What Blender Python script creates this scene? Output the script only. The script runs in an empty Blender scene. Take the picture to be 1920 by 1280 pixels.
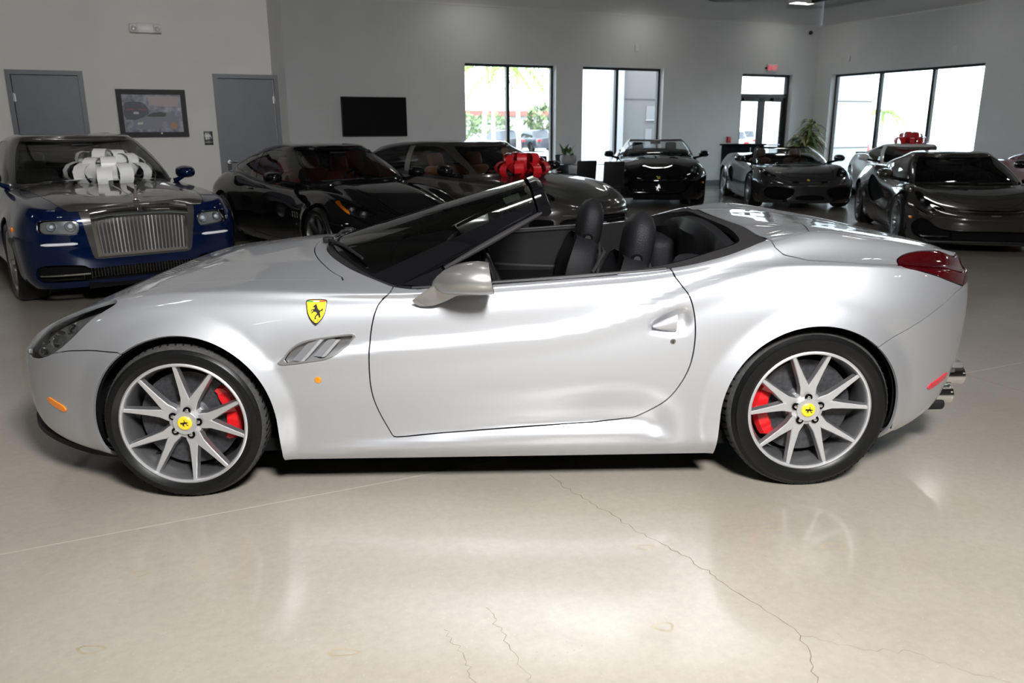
import bpy, bmesh, math, random
import numpy as np
from mathutils import Vector, Matrix
R = math.radians
PI = math.pi
random.seed(7)
SC = bpy.context.scene
COL = SC.collection

# ------------------------------------------------------------------ camera
cam_d = bpy.data.cameras.new('camera')
cam_d.sensor_width = 36.0
cam_d.lens = 1493.0 / 1920.0 * 36.0
cam_d.clip_end = 400
CAM = bpy.data.objects.new('camera', cam_d)
COL.objects.link(CAM)
_pitch, _roll = 0.2617, -0.0051
_F = Vector((0, math.cos(_pitch), -math.sin(_pitch)))
_Rt = Vector((1, 0, 0)); _U = _Rt.cross(_F)
_R2 = math.cos(_roll) * _Rt + math.sin(_roll) * _U
_U2 = -math.sin(_roll) * _Rt + math.cos(_roll) * _U
CAM.matrix_world = Matrix(((_R2.x, _U2.x, -_F.x, 0), (_R2.y, _U2.y, -_F.y, 0), (_R2.z, _U2.z, -_F.z, 1.54), (0, 0, 0, 1)))
cam_d.dof.use_dof = True
cam_d.dof.focus_distance = 3.55
cam_d.dof.aperture_fstop = 4.5
SC.camera = CAM

# ------------------------------------------------------------------ world, lights, exposure
world = bpy.data.worlds.new('world'); SC.world = world; world.use_nodes = True
_wn = world.node_tree.nodes; _wl = world.node_tree.links
_bg = _wn['Background']
_sky = _wn.new('ShaderNodeTexSky'); _sky.sky_type = 'NISHITA'
_sky.sun_disc = False; _sky.sun_elevation = R(42); _sky.sun_rotation = R(200); _sky.air_density = 1.0; _sky.dust_density = 3.0
_mx = _wn.new('ShaderNodeMixRGB'); _mx.inputs[0].default_value = 0.82
_mx.inputs[2].default_value = (0.93, 0.97, 1.0, 1)
_wl.new(_sky.outputs[0], _mx.inputs[1]); _wl.new(_mx.outputs[0], _bg.inputs[0])
_bg.inputs[1].default_value = 4.5
SC.view_settings.view_transform = 'Standard'
SC.view_settings.look = 'None'
SC.view_settings.exposure = 0.0
SC.view_settings.gamma = 1.0
SC.view_settings.use_curve_mapping = False


def area(name, loc, target, sx, sy, power, col=(1, 1, 1)):
    d = bpy.data.lights.new(name, 'AREA'); d.shape = 'RECTANGLE'; d.size = sx; d.size_y = sy
    d.energy = power; d.color = col
    o = bpy.data.objects.new(name, d); COL.objects.link(o)
    o.location = loc
    o.rotation_euler = (Vector(target) - Vector(loc)).to_track_quat('-Z', 'Y').to_euler()
    return o


area('flash_softbox', (0.95, -0.45, 3.7), (0.3, 4.1, 0.2), 0.8, 0.8, 620, (1.0, 0.99, 0.98))

# ------------------------------------------------------------------ materials
MATS = {}


def mat(name, col, rough=0.5, metal=0.0, coat=0.0, spec=0.5, emis=None, es=0.0, noise=0.0, nscale=40.0, bump=0.0, bscale=60.0, coat_rough=0.03):
    if name in MATS: return MATS[name]
    m = bpy.data.materials.new(name); m.use_nodes = True; MATS[name] = m
    nt = m.node_tree; b = nt.nodes['Principled BSDF']
    b.inputs['Base Color'].default_value = (*col, 1)
    b.inputs['Roughness'].default_value = rough
    b.inputs['Metallic'].default_value = metal
    b.inputs['Specular IOR Level'].default_value = spec
    b.inputs['Coat Weight'].default_value = coat
    b.inputs['Coat Roughness'].default_value = coat_rough
    if emis:
        b.inputs['Emission Color'].default_value = (*emis, 1); b.inputs['Emission Strength'].default_value = es
    tc = None
    if noise or bump:
        tc = nt.nodes.new('ShaderNodeTexCoord')
    if noise:
        n = nt.nodes.new('ShaderNodeTexNoise'); n.inputs['Scale'].default_value = nscale; n.inputs['Detail'].default_value = 4
        r = nt.nodes.new('ShaderNodeValToRGB')
        r.color_ramp.elements[0].position = 0.3; r.color_ramp.elements[1].position = 0.7
        r.color_ramp.elements[0].color = (*[max(0, c * (1 - noise)) for c in col], 1)
        r.color_ramp.elements[1].color = (*[min(1, c * (1 + noise)) for c in col], 1)
        nt.links.new(tc.outputs['Object'], n.inputs['Vector']); nt.links.new(n.outputs['Fac'], r.inputs['Fac'])
        nt.links.new(r.outputs['Color'], b.inputs['Base Color'])
    if bump:
        n = nt.nodes.new('ShaderNodeTexNoise'); n.inputs['Scale'].default_value = bscale; n.inputs['Detail'].default_value = 3
        bp = nt.nodes.new('ShaderNodeBump'); bp.inputs['Strength'].default_value = bump; bp.inputs['Distance'].default_value = 0.01
        nt.links.new(tc.outputs['Object'], n.inputs['Vector']); nt.links.new(n.outputs['Fac'], bp.inputs['Height'])
        nt.links.new(bp.outputs['Normal'], b.inputs['Normal'])
    return m


def glass(name, tint=(0.9, 0.95, 0.93), refl=(1, 1, 1), ior=1.45, rough=0.0):
    if name in MATS: return MATS[name]
    m = bpy.data.materials.new(name); m.use_nodes = True; MATS[name] = m
    nt = m.node_tree
    for n in list(nt.nodes): nt.nodes.remove(n)
    o = nt.nodes.new('ShaderNodeOutputMaterial'); mix = nt.nodes.new('ShaderNodeMixShader')
    t = nt.nodes.new('ShaderNodeBsdfTransparent'); g = nt.nodes.new('ShaderNodeBsdfGlossy'); f = nt.nodes.new('ShaderNodeFresnel')
    t.inputs[0].default_value = (*tint, 1); g.inputs[0].default_value = (*refl, 1); g.inputs['Roughness'].default_value = rough
    f.inputs['IOR'].default_value = ior
    nt.links.new(f.outputs[0], mix.inputs[0]); nt.links.new(t.outputs[0], mix.inputs[1]); nt.links.new(g.outputs[0], mix.inputs[2])
    nt.links.new(mix.outputs[0], o.inputs[0])
    return m


M_SILVER = mat('silver_metallic_paint', (0.53, 0.543, 0.572), 0.50, 0.85, 1.0)
M_SILVERF = mat('silver_fine', (0.37, 0.365, 0.36), 0.36, 0.8, 0.8)
M_BLACK = mat('gloss_black', (0.004, 0.004, 0.005), 0.2, 0.0, 1.0, spec=0.0)
M_TRIM = mat('satin_black_trim', (0.010, 0.010, 0.011), 0.5, spec=0.25)
M_RUBBER = mat('tire_rubber', (0.006, 0.006, 0.006), 0.36, spec=0.22, noise=0.2, nscale=90)
M_WELL = mat('wheel_well_black', (0.004, 0.004, 0.004), 0.9, spec=0.1)
M_RIM = mat('machined_alloy', (0.58, 0.58, 0.59), 0.38, 0.7, 0.2)
M_TREAD = mat('tire_tread_rubber', (0.05, 0.049, 0.048), 0.75, spec=0.2, noise=0.25, nscale=70)
M_RIMD = mat('painted_alloy_grey', (0.34, 0.34, 0.35), 0.36, 0.9, 0.2)
M_DISC = mat('carbon_brake_disc', (0.055, 0.055, 0.06), 0.45, 0.5, noise=0.3, nscale=60)
M_RED = mat('caliper_red', (0.55, 0.008, 0.012), 0.3, 0, 0.6)
M_YEL = mat('badge_yellow', (0.80, 0.52, 0.02), 0.35, 0, 0.4)
M_INK = mat('badge_black', (0.004, 0.004, 0.004), 0.4)
M_CHROME = mat('chrome', (0.82, 0.82, 0.82), 0.06, 1.0)
M_DCHROME = mat('dark_chrome', (0.30, 0.30, 0.31), 0.12, 1.0)
M_LEATHER = mat('black_leather', (0.008, 0.008, 0.0095), 0.5, spec=0.14, bump=0.25, bscale=220)
M_GREYTRIM = mat('charcoal_trim', (0.022, 0.021, 0.022), 0.6, spec=0.15, bump=0.2, bscale=300)
M_AMBER = mat('amber_lens', (0.75, 0.20, 0.005), 0.2, 0, 0.8)
M_REDLENS = mat('red_lens', (0.035, 0.0006, 0.0016), 0.1, 0, 1.0, spec=0.1)
M_REDREF = mat('red_reflector', (0.50, 0.006, 0.02), 0.2, 0, 0.8)
M_WHITE = mat('white_plastic', (0.72, 0.72, 0.70), 0.4)
M_LAMPIN = mat('lamp_reflector', (0.6, 0.6, 0.6), 0.15, 0.9)
M_LENS = glass('lamp_lens_glass', (0.92, 0.94, 0.95))
M_WS = glass('windshield_glass', (0.72, 0.79, 0.76))
M_SIDEGL = glass('car_side_glass', (0.32, 0.36, 0.36))
M_DARKGL = glass('car_dark_glass', (0.10, 0.11, 0.11))
M_PANE = glass('window_pane_glass', (0.93, 0.97, 0.97), ior=1.3)
# ------------------------------------------------------------------ helpers: tagging
def tag(o, label=None, cat=None, group=None, kind=None):
    if label: o['label'] = label
    if cat: o['category'] = cat
    if group: o['group'] = group
    if kind: o['kind'] = kind
    return o


def empty(name, loc=(0, 0, 0), rz=0.0, parent=None):
    o = bpy.data.objects.new(name, None); COL.objects.link(o)
    o.location = loc; o.rotation_euler = (0, 0, rz); o.empty_display_size = 0.2
    if parent: o.parent = parent
    return o


def copy_tree(o, parent=None):
    c = o.copy(); COL.objects.link(c); c.parent = parent
    for ch in [k for k in o.children]: copy_tree(ch, c)
    return c


# ------------------------------------------------------------------ helpers: simple mesh builder
class MB:
    def __init__(s): s.v = []; s.f = []

    def add(s, v, f, T=None):
        n = len(s.v)
        s.v += [tuple(T @ Vector(p)) if T is not None else tuple(p) for p in v]
        s.f += [tuple(i + n for i in q) for q in f]
        return s

    def box(s, c, d, rz=0.0, T=None):
        x, y, z = [k / 2 for k in d]
        v = [(-x, -y, -z), (x, -y, -z), (x, y, -z), (-x, y, -z), (-x, -y, z), (x, -y, z), (x, y, z), (-x, y, z)]
        ca, sa = math.cos(rz), math.sin(rz)
        v = [(c[0] + ca * a - sa * b, c[1] + sa * a + ca * b, c[2] + e) for a, b, e in v]
        return s.add(v, [(0, 3, 2, 1), (4, 5, 6, 7), (0, 1, 5, 4), (1, 2, 6, 5), (2, 3, 7, 6), (3, 0, 4, 7)], T)

    def rbox(s, c, d, r=0.02, seg=3, T=None, rot=None):
        bm = bmesh.new(); bmesh.ops.create_cube(bm, size=1.0)
        for v in bm.verts: v.co = Vector((v.co.x * d[0], v.co.y * d[1], v.co.z * d[2]))
        r = min(r, min(d) * 0.49)
        bmesh.ops.bevel(bm, geom=bm.edges[:], offset=r, segments=seg, profile=0.5, affect='EDGES')
        M = Matrix.Translation(c)
        if rot is not None: M = M @ rot
        if T is not None: M = T @ M
        bm.verts.index_update()
        s.add([tuple(M @ v.co) for v in bm.verts], [tuple(v.index for v in f.verts) for f in bm.faces]); bm.free()
        return s

    def lathe(s, prof, n=32, axis='z', c=(0, 0, 0), a0=0.0, a1=2 * PI, T=None):
        full = abs(a1 - a0 - 2 * PI) < 1e-6
        k = n if full else n + 1
        v = []
        for i in range(k):
            a = a0 + (a1 - a0) * i / n
            ca, sa = math.cos(a), math.sin(a)
            for r, h in prof:
                p = (r * ca, r * sa, h) if axis == 'z' else ((r * ca, h, r * sa) if axis == 'y' else (h, r * ca, r * sa))
                v.append((p[0] + c[0], p[1] + c[1], p[2] + c[2]))
        m = len(prof); f = []
        for i in range(n):
            j = (i + 1) % k
            for q in range(m - 1):
                f.append((i * m + q, j * m + q, j * m + q + 1, i * m + q + 1))
        return s.add(v, f, T)

    def tube(s, path, r, n=8, cap=True, T=None):
        P = [Vector(p) for p in path]; rr = r if hasattr(r, '__len__') else [r] * len(P)
        v = []; f = []; up = Vector((0, 0, 1))
        for i, p in enumerate(P):
            t = (P[min(i + 1, len(P) - 1)] - P[max(i - 1, 0)]).normalized()
            a = t.cross(up)
            if a.length < 1e-3: a = t.cross(Vector((0, 1, 0)))
            a.normalize(); b = t.cross(a)
            for k in range(n):
                q = 2 * PI * k / n; v.append(tuple(p + rr[i] * (math.cos(q) * a + math.sin(q) * b)))
        for i in range(len(P) - 1):
            for k in range(n):
                f.append((i * n + k, i * n + (k + 1) % n, (i + 1) * n + (k + 1) % n, (i + 1) * n + k))
        if cap:
            f.append(tuple(range(n))[::-1]); f.append(tuple((len(P) - 1) * n + k for k in range(n)))
        return s.add(v, f, T)

    def prism(s, poly, h, fn, T=None):
        """extrude a 2d polygon; fn(a,b,t)->3d for t in (0,h)"""
        n = len(poly)
        v = [fn(a, b, 0.0) for a, b in poly] + [fn(a, b, h) for a, b in poly]
        f = [tuple(range(n))[::-1], tuple(range(n, 2 * n))] + [(i, (i + 1) % n, n + (i + 1) % n, n + i) for i in range(n)]
        return s.add(v, f, T)

    def grid(s, P, close_u=False, T=None):
        nu = len(P); nv = len(P[0]); v = [tuple(p) for r in P for p in r]; f = []
        for i in range(nu if close_u else nu - 1):
            k = (i + 1) % nu
            for j in range(nv - 1):
                f.append((i * nv + j, k * nv + j, k * nv + j + 1, i * nv + j + 1))
        return s.add(v, f, T)

    def ball(s, c, rad, n=16, m=10, T=None):
        rx, ry, rz = rad if hasattr(rad, '__len__') else (rad,) * 3
        P = [[(c[0] + rx * math.sin(PI * j / m) * math.cos(2 * PI * i / n), c[1] + ry * math.sin(PI * j / m) * math.sin(2 * PI * i / n), c[2] - rz * math.cos(PI * j / m)) for j in range(m + 1)] for i in range(n)]
        return s.grid(P, True, T)

    def build(s, name, m, parent=None, smooth=35, fix=True):
        me = bpy.data.meshes.new(name)
        bm = bmesh.new()
        vs = [bm.verts.new(p) for p in s.v]
        for q in s.f:
            if len(set(q)) < 3: continue
            try: bm.faces.new([vs[i] for i in q])
            except ValueError: pass
        bmesh.ops.remove_doubles(bm, verts=bm.verts[:], dist=2e-5)
        if fix: bmesh.ops.recalc_face_normals(bm, faces=bm.faces[:])
        bm.to_mesh(me); bm.free()
        if smooth:
            me.polygons.foreach_set('use_smooth', [True] * len(me.polygons))
            me.set_sharp_from_angle(angle=R(smooth))
        return link(name, me, m, parent)


def link(name, me, m, parent=None):
    if m is not None: me.materials.append(m)
    o = bpy.data.objects.new(name, me); COL.objects.link(o)
    if parent is not None: o.parent = parent
    return o


# ------------------------------------------------------------------ helpers: splines and cuttable shells
def sp(pts, sm=0.0):
    """shape-preserving interpolation through (x, value) pairs, optionally smoothed over +-sm"""
    pts = sorted(pts); x = np.array([a for a, _ in pts], float); y = np.array([b for _, b in pts], float)
    if len(x) == 1: return lambda q: np.full(np.shape(q), y[0])
    h = np.diff(x); d = np.diff(y) / h; m = np.zeros(len(x)); m[0] = d[0]; m[-1] = d[-1]
    for i in range(1, len(x) - 1):
        if d[i - 1] * d[i] > 0:
            w1 = 2 * h[i] + h[i - 1]; w2 = h[i] + 2 * h[i - 1]; m[i] = (w1 + w2) / (w1 / d[i - 1] + w2 / d[i])

    def ev(q):
        q = np.clip(q, x[0], x[-1]); i = np.clip(np.searchsorted(x, q) - 1, 0, len(h) - 1); t = (q - x[i]) / h[i]
        return ((1 + 2 * t) * (1 - t) ** 2) * y[i] + t * (1 - t) ** 2 * h[i] * m[i] + t * t * (3 - 2 * t) * y[i + 1] + t * t * (t - 1) * h[i] * m[i + 1]
    if not sm: return lambda q: ev(np.asarray(q, float))
    ks = np.linspace(-1, 1, 9); ws = np.exp(-2 * ks * ks); ws /= ws.sum()

    def es(q):
        q = np.asarray(q, float)
        e = np.minimum(1.0, np.minimum(np.abs(q - x[0]), np.abs(q - x[-1])) / sm)
        return sum(w * ev(q + k * sm * e) for k, w in zip(ks, ws))
    return es


def sstep(a, b, x):
    t = np.clip((x - a) / (b - a), 0, 1); return t * t * (3 - 2 * t)


def natural_basis(t, q):
    n = len(t); h = np.diff(t); A = np.eye(n); B = np.zeros((n, n))
    for i in range(1, n - 1):
        A[i, i - 1] = h[i - 1]; A[i, i] = 2 * (h[i - 1] + h[i]); A[i, i + 1] = h[i]
        B[i, i - 1] += 6 / h[i - 1]; B[i, i] -= 6 / h[i - 1] + 6 / h[i]; B[i, i + 1] += 6 / h[i]
    Mm = np.linalg.solve(A, B)
    W = np.zeros((len(q), n))
    for k, x in enumerate(q):
        i = min(max(np.searchsorted(t, x) - 1, 0), n - 2); a = (t[i + 1] - x) / h[i]; b = (x - t[i]) / h[i]
        W[k, i] += a; W[k, i + 1] += b
        W[k] += ((a ** 3 - a) * Mm[i] + (b ** 3 - b) * Mm[i + 1]) * h[i] ** 2 / 6
    return W


def weld(V, F, A):
    key = np.round(V * 20000).astype(np.int64)
    _, idx, inv = np.unique(key, axis=0, return_index=True, return_inverse=True)
    inv = inv.reshape(-1); F2 = []
    for f in F:
        g = []
        for i in f:
            j = int(inv[i])
            if not g or g[-1] != j: g.append(j)
        if len(g) > 1 and g[0] == g[-1]: g.pop()
        if len(g) >= 3 and len(set(g)) == len(g): F2.append(tuple(g))
    return V[idx], F2, A[idx]


def vnormals(V, F):
    N = np.zeros_like(V)
    fl = {}
    for f in F: fl.setdefault(len(f), []).append(f)
    for k, fs in fl.items():
        I = np.array(fs); P = V[I]; c = np.zeros((len(I), 3))
        for j in range(k): c += np.cross(P[:, j], P[:, (j + 1) % k])
        for j in range(k): np.add.at(N, I[:, j], c)
    return N / np.maximum(np.linalg.norm(N, axis=1, keepdims=True), 1e-12)


def shell_from_rows(rows, U, seg, disp=None):
    """rows: functions u->(n,3) from bottom edge (left) to the centre line; mirrored to the right side"""
    P = np.stack([r(U) for r in rows], 1)                                  # nu, nr, 3
    Q = np.concatenate([P, P[:, -2::-1] * np.array([1, -1, 1])], 1)          # full width
    n = Q.shape[1]; nr = P.shape[1]
    ch = np.linalg.norm(np.diff(Q, axis=1), axis=2).mean(0) ** 0.6
    t = np.concatenate([[0], np.cumsum(ch)])
    q = []; vv = []
    for i in range(n - 1):
        k = seg if np.isscalar(seg) else seg[min(i, 2 * (nr - 1) - 1 - i)]
        for j in range(k): q.append(t[i] + (t[i + 1] - t[i]) * j / k); vv.append(i + j / k)
    q.append(t[-1]); vv.append(n - 1)
    W = natural_basis(t, np.array(q))
    G = np.einsum('qn,unk->uqk', W, Q)
    vv = np.array(vv); vv = np.minimum(vv, n - 1 - vv)
    nu, nq = G.shape[:2]
    V = G.reshape(-1, 3); A = np.stack([np.repeat(U, nq), np.tile(vv, nu)], 1)
    if disp is not None: V = disp(V, A)
    I = np.arange(nu * nq).reshape(nu, nq)
    F = np.stack([I[:-1, :-1], I[:-1, 1:], I[1:, 1:], I[1:, :-1]], -1).reshape(-1, 4).tolist()
    V, F, A = weld(V, F, A)
    N = vnormals(V, F)
    # outward?
    c = V.mean(0)
    if ((V - c) * N).sum() < 0:
        F = [f[::-1] for f in F]; N = -N
    return (V, np.concatenate([N, A], 1), F)


def compact(V, A, F):
    if not F: return (np.zeros((0, 3)), np.zeros((0, A.shape[1])), [])
    used = np.unique(np.concatenate([np.array(f) for f in F])); mp = np.full(len(V), -1); mp[used] = np.arange(len(used))
    mp = mp.tolist()
    return (V[used], A[used], [tuple(mp[i] for i in f) for f in F])


def split(m, f):
    V, A, F = m
    if not F: return m, m
    f = np.where(np.abs(f) < 1e-7, 1e-7, f); s = (f > 0).tolist(); fl = f.tolist(); nv = len(V); nl = []; cache = {}
    if not any(s): return m, compact(V, A, [])
    if all(s): return compact(V, A, []), m

    def cv(a, b):
        k = (a, b) if a < b else (b, a)
        if k not in cache:
            cache[k] = nv + len(nl); nl.append((k[0], k[1], fl[k[0]] / (fl[k[0]] - fl[k[1]])))
        return cache[k]
    FP = []; FN = []

    def clip(fc):
        pa = []; na = []; n = len(fc); cr = 0
        for i in range(n):
            a = fc[i]; b = fc[(i + 1) % n]
            (pa if s[a] else na).append(a)
            if s[a] != s[b]:
                c = cv(a, b); pa.append(c); na.append(c); cr += 1
        return pa, na, cr
    for fc in F:
        c = 0
        for i in fc: c += s[i]
        if c == 0: FN.append(fc)
        elif c == len(fc): FP.append(fc)
        else:
            pa, na, cr = clip(fc)
            if cr > 2:
                for i in range(1, len(fc) - 1):
                    tri = (fc[0], fc[i], fc[i + 1]); k = sum(s[j] for j in tri)
                    if k == 0: FN.append(tri)
                    elif k == 3: FP.append(tri)
                    else:
                        p2, n2, _ = clip(tri)
                        if len(p2) > 2: FP.append(tuple(p2))
                        if len(n2) > 2: FN.append(tuple(n2))
            else:
                if len(pa) > 2: FP.append(tuple(pa))
                if len(na) > 2: FN.append(tuple(na))
    if nl:
        ia = np.array([q[0] for q in nl]); ib = np.array([q[1] for q in nl]); t = np.array([q[2] for q in nl])[:, None]
        V = np.concatenate([V, V[ia] * (1 - t) + V[ib] * t]); A = np.concatenate([A, A[ia] * (1 - t) + A[ib] * t])
    return compact(V, A, FN), compact(V, A, FP)


def cut(m, fn, gap=0.0):
    """(inside, outside) of the field fn(V, A) < 0, with a gap between them"""
    f = fn(m[0], m[1])
    if not gap: return split(m, f)
    inn, _ = split(m, f + gap / 2); _, out = split(m, f - gap / 2)
    return inn, out


def sdpoly(P, poly):
    """signed distance to a closed 2d polygon, negative inside"""
    poly = np.array(poly, float); d = np.full(len(P), 1e18); s = np.ones(len(P)); n = len(poly)
    for i in range(n):
        a = poly[i]; b = poly[i - 1]; e = b - a; w = P - a
        t = np.clip((w @ e) / max(e @ e, 1e-18), 0, 1)[:, None]; k = w - e * t
        d = np.minimum(d, (k * k).sum(1))
        c1 = P[:, 1] >= a[1]; c2 = P[:, 1] < b[1]; c3 = e[0] * w[:, 1] > e[1] * w[:, 0]
        fl = (c1 & c2 & c3) | (~c1 & ~c2 & ~c3); s = np.where(fl, -s, s)
    return s * np.sqrt(d)


def smoothpoly(pts, n=8, closed=True):
    """Catmull-Rom through the points"""
    P = np.array(pts, float); N = len(P); out = []
    for i in range(N if closed else N - 1):
        if closed: p0, p1, p2, p3 = P[i - 1], P[i], P[(i + 1) % N], P[(i + 2) % N]
        else: p0, p1, p2, p3 = P[max(i - 1, 0)], P[i], P[i + 1], P[min(i + 2, N - 1)]
        for k in range(n):
            t = k / n; out.append(0.5 * (2 * p1 + (p2 - p0) * t + (2 * p0 - 5 * p1 + 4 * p2 - p3) * t * t + (3 * p1 - p0 - 3 * p2 + p3) * t ** 3))
    if not closed: out.append(P[-1])
    return [tuple(p) for p in out]


def poly_xz(poly, ymin=0.3, side=0):
    def fn(V, A):
        f = sdpoly(V[:, [0, 2]], poly)
        y = np.abs(V[:, 1]) if side == 0 else V[:, 1] * side
        return np.maximum(f, ymin - y)
    return fn


def poly_xy(poly, zmin=0.0, side=0):
    def fn(V, A):
        y = np.abs(V[:, 1]) if side == 0 else V[:, 1] * side
        f = sdpoly(np.stack([V[:, 0], y], 1), poly)
        return np.maximum(f, zmin - V[:, 2])
    return fn


def poly_yz(poly, xmin=0.0, side=0, sign=1):
    def fn(V, A):
        y = np.abs(V[:, 1]) if side == 0 else V[:, 1] * side
        f = sdpoly(np.stack([y, V[:, 2]], 1), poly)
        return np.maximum(f, xmin - V[:, 0] * sign)
    return fn


def circ_xz(x, z, r, ymin=0.4):
    def fn(V, A):
        return np.maximum(np.hypot(V[:, 0] - x, V[:, 2] - z) - r, ymin - np.abs(V[:, 1]))
    return fn


def side_of(m, sgn):
    """the half of the mesh on one side of the centre plane"""
    return split(m, -sgn * m[0][:, 1])[0]


def offset(m, d):
    V, A, F = m
    return (V + A[:, :3] * d, A, F)


def mk(name, m, material, parent=None, rim=0.0, both=False):
    """mesh object with the carried normals; rim = depth of the folded edge"""
    V, A, F = m
    if not F: return None
    N = A[:, :3] / np.maximum(np.linalg.norm(A[:, :3], axis=1, keepdims=True), 1e-9)
    vs = V; ns = N; fs = [tuple(f) for f in F]
    if rim:
        cnt = {}
        for f in F:
            for i in range(len(f)):
                a, b = f[i], f[(i + 1) % len(f)]
                if (b, a) in cnt: cnt[(b, a)] = 0
                else: cnt[(a, b)] = 1
        E = [e for e, c in cnt.items() if c]
        ids = sorted({i for e in E for i in e}); mp = {i: k for k, i in enumerate(ids)}
        b0 = len(V); nb = len(ids); top = V[ids]; bot = top - N[ids] * rim
        rn = np.zeros((nb, 3)); rf = []
        for a, b in E:
            k, l = mp[a], mp[b]
            n = np.cross(top[l] - top[k], -N[a]); ln = np.linalg.norm(n)
            if ln > 1e-12: n = -n / ln
            rn[k] += n; rn[l] += n
            rf.append((b0 + l, b0 + k, b0 + nb + k, b0 + nb + l))
        rn = -rn / np.maximum(np.linalg.norm(rn, axis=1, keepdims=True), 1e-9) * -1
        vs = np.concatenate([V, top, bot]); ns = np.concatenate([N, rn, rn]); fs = fs + rf
    me = bpy.data.meshes.new(name)
    me.from_pydata(vs.tolist(), [], fs)
    me.polygons.foreach_set('use_smooth', [True] * len(me.polygons))
    me.update()
    me.normals_split_custom_set_from_vertices(ns.tolist())
    return link(name, me, material, parent)


def u_samples(nf, nm, nr):
    a = np.linspace(0, 1, nf + 1); b = np.linspace(1, 2, nm + 1)[1:]; c = np.linspace(2, 3, nr + 1)[1:]
    return np.concatenate([a, b, c])


def plan(xn, xfs, xrs, xt, pf=2.4, pr=2.4, qf=None, qr=None):
    """plan outline: u in 0..1 wraps the nose, 1..2 the flank, 2..3 the tail -> x, width factor"""
    qf = qf or pf; qr = qr or pr

    def fn(u):
        x = np.zeros_like(u); w = np.ones_like(u)
        k = u <= 1; th = (1 - u[k]) * PI / 2
        x[k] = xfs + (xn - xfs) * np.sin(th) ** (2 / pf); w[k] = np.clip(np.cos(th), 0, 1) ** (2 / qf)
        k = (u > 1) & (u <= 2); x[k] = xfs + (xrs - xfs) * (u[k] - 1)
        k = u > 2; th = (u[k] - 2) * PI / 2
        x[k] = xrs + (xt - xrs) * np.sin(th) ** (2 / pr); w[k] = np.clip(np.cos(th), 0, 1) ** (2 / qr)
        w = np.where(w < 1e-6, 0, w)
        return x, w
    return fn


def row(pl, y, z, dxf=0.0, dxr=0.0, xn=None, xfs=None, xrs=None, xt=None):
    """longitudinal line: y(x), z(x) on a plan outline, with fore/aft rake at the ends"""
    yf = y if callable(y) else (lambda q, c=y: np.full(np.shape(q), c)); zf = z if callable(z) else (lambda q, c=z: np.full(np.shape(q), c))

    def fn(u):
        x, w = pl(u)
        X = x.copy()
        k = u < 1
        if dxf and k.any():
            t = (x[k] - x[k].min()) / max(np.ptp(x[k]), 1e-9); X[k] += dxf * t * t
        k = u > 2
        if dxr and k.any():
            t = (x[k].max() - x[k]) / max(np.ptp(x[k]), 1e-9); X[k] += dxr * t * t
        return np.stack([X, yf(x) * w, zf(x)], -1)
    return fn


from mathutils.bvhtree import BVHTree


def skin_tree(m):
    V, A, F = m
    return BVHTree.FromPolygons([tuple(p) for p in V.tolist()], [tuple(f) for f in F])


def cast(tree, axis, a, b, sgn=1):
    """point and outward normal on a skin: 'yz' from the front, 'xz' from one flank, 'xy' from above"""
    o, d = {'yz': ((6, a, b), (-1, 0, 0)), 'xz': ((a, 4 * sgn, b), (0, -sgn, 0)), 'xy': ((a, b, 4), (0, 0, -1))}[axis]
    p, n, i, t = tree.ray_cast(Vector(o), Vector(d))
    if p is None:
        p, n, i, t = tree.find_nearest(Vector((a, .9 * sgn, b)) if axis == 'xz' else Vector((2.0, a, b)) if axis == 'yz' else Vector((a, b, .8)))
    if n.dot(Vector(d)) > 0: n = -n
    return p, n


def text(name, body, size, ext, m, parent=None, M=None, align='LEFT'):
    """lettering as a real mesh"""
    cu = bpy.data.curves.new(name, 'FONT'); cu.body = body; cu.size = size; cu.extrude = ext; cu.align_x = align; cu.align_y = 'CENTER' if align == 'CENTER' else 'TOP_BASELINE'
    tmp = bpy.data.objects.new(name + '_tmp', cu); COL.objects.link(tmp)
    bpy.context.view_layer.update()
    me = bpy.data.meshes.new_from_object(tmp.evaluated_get(bpy.context.evaluated_depsgraph_get()))
    bpy.data.objects.remove(tmp); bpy.data.curves.remove(cu)
    me.name = name; me.materials.clear()
    o = link(name, me, m, parent)
    if M is not None: o.matrix_local = M
    return o
# ================================================================== the room (building frame, turned 24.5 degrees)
BTH = R(24.5)
TB = Matrix.Translation((5.466, 22.03, 0)) @ Matrix.Rotation(BTH, 4, 'Z')


def bw(x, y, z=0.0): return TB @ Vector((x, y, z))


def bld(o):
    o.matrix_world = TB
    return o


def wall_mat(name, col):
    m = mat(name, col, 0.75, noise=0.03, nscale=1.5, bump=0.06, bscale=90); return m


M_WALL = wall_mat('painted_wall', (0.66, 0.665, 0.665))
M_WALL2 = wall_mat('painted_wall_warm', (0.70, 0.69, 0.66))
M_FRAME = mat('dark_bronze_frame', (0.016, 0.017, 0.018), 0.4)
M_DOORP = mat('grey_door_paint', (0.125, 0.135, 0.155), 0.45, noise=.04, nscale=4)
M_CEIL = mat('ceiling_deck', (0.17, 0.17, 0.165), 0.7)
M_STEEL = mat('black_steel', (0.012, 0.012, 0.012), 0.5)

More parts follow.
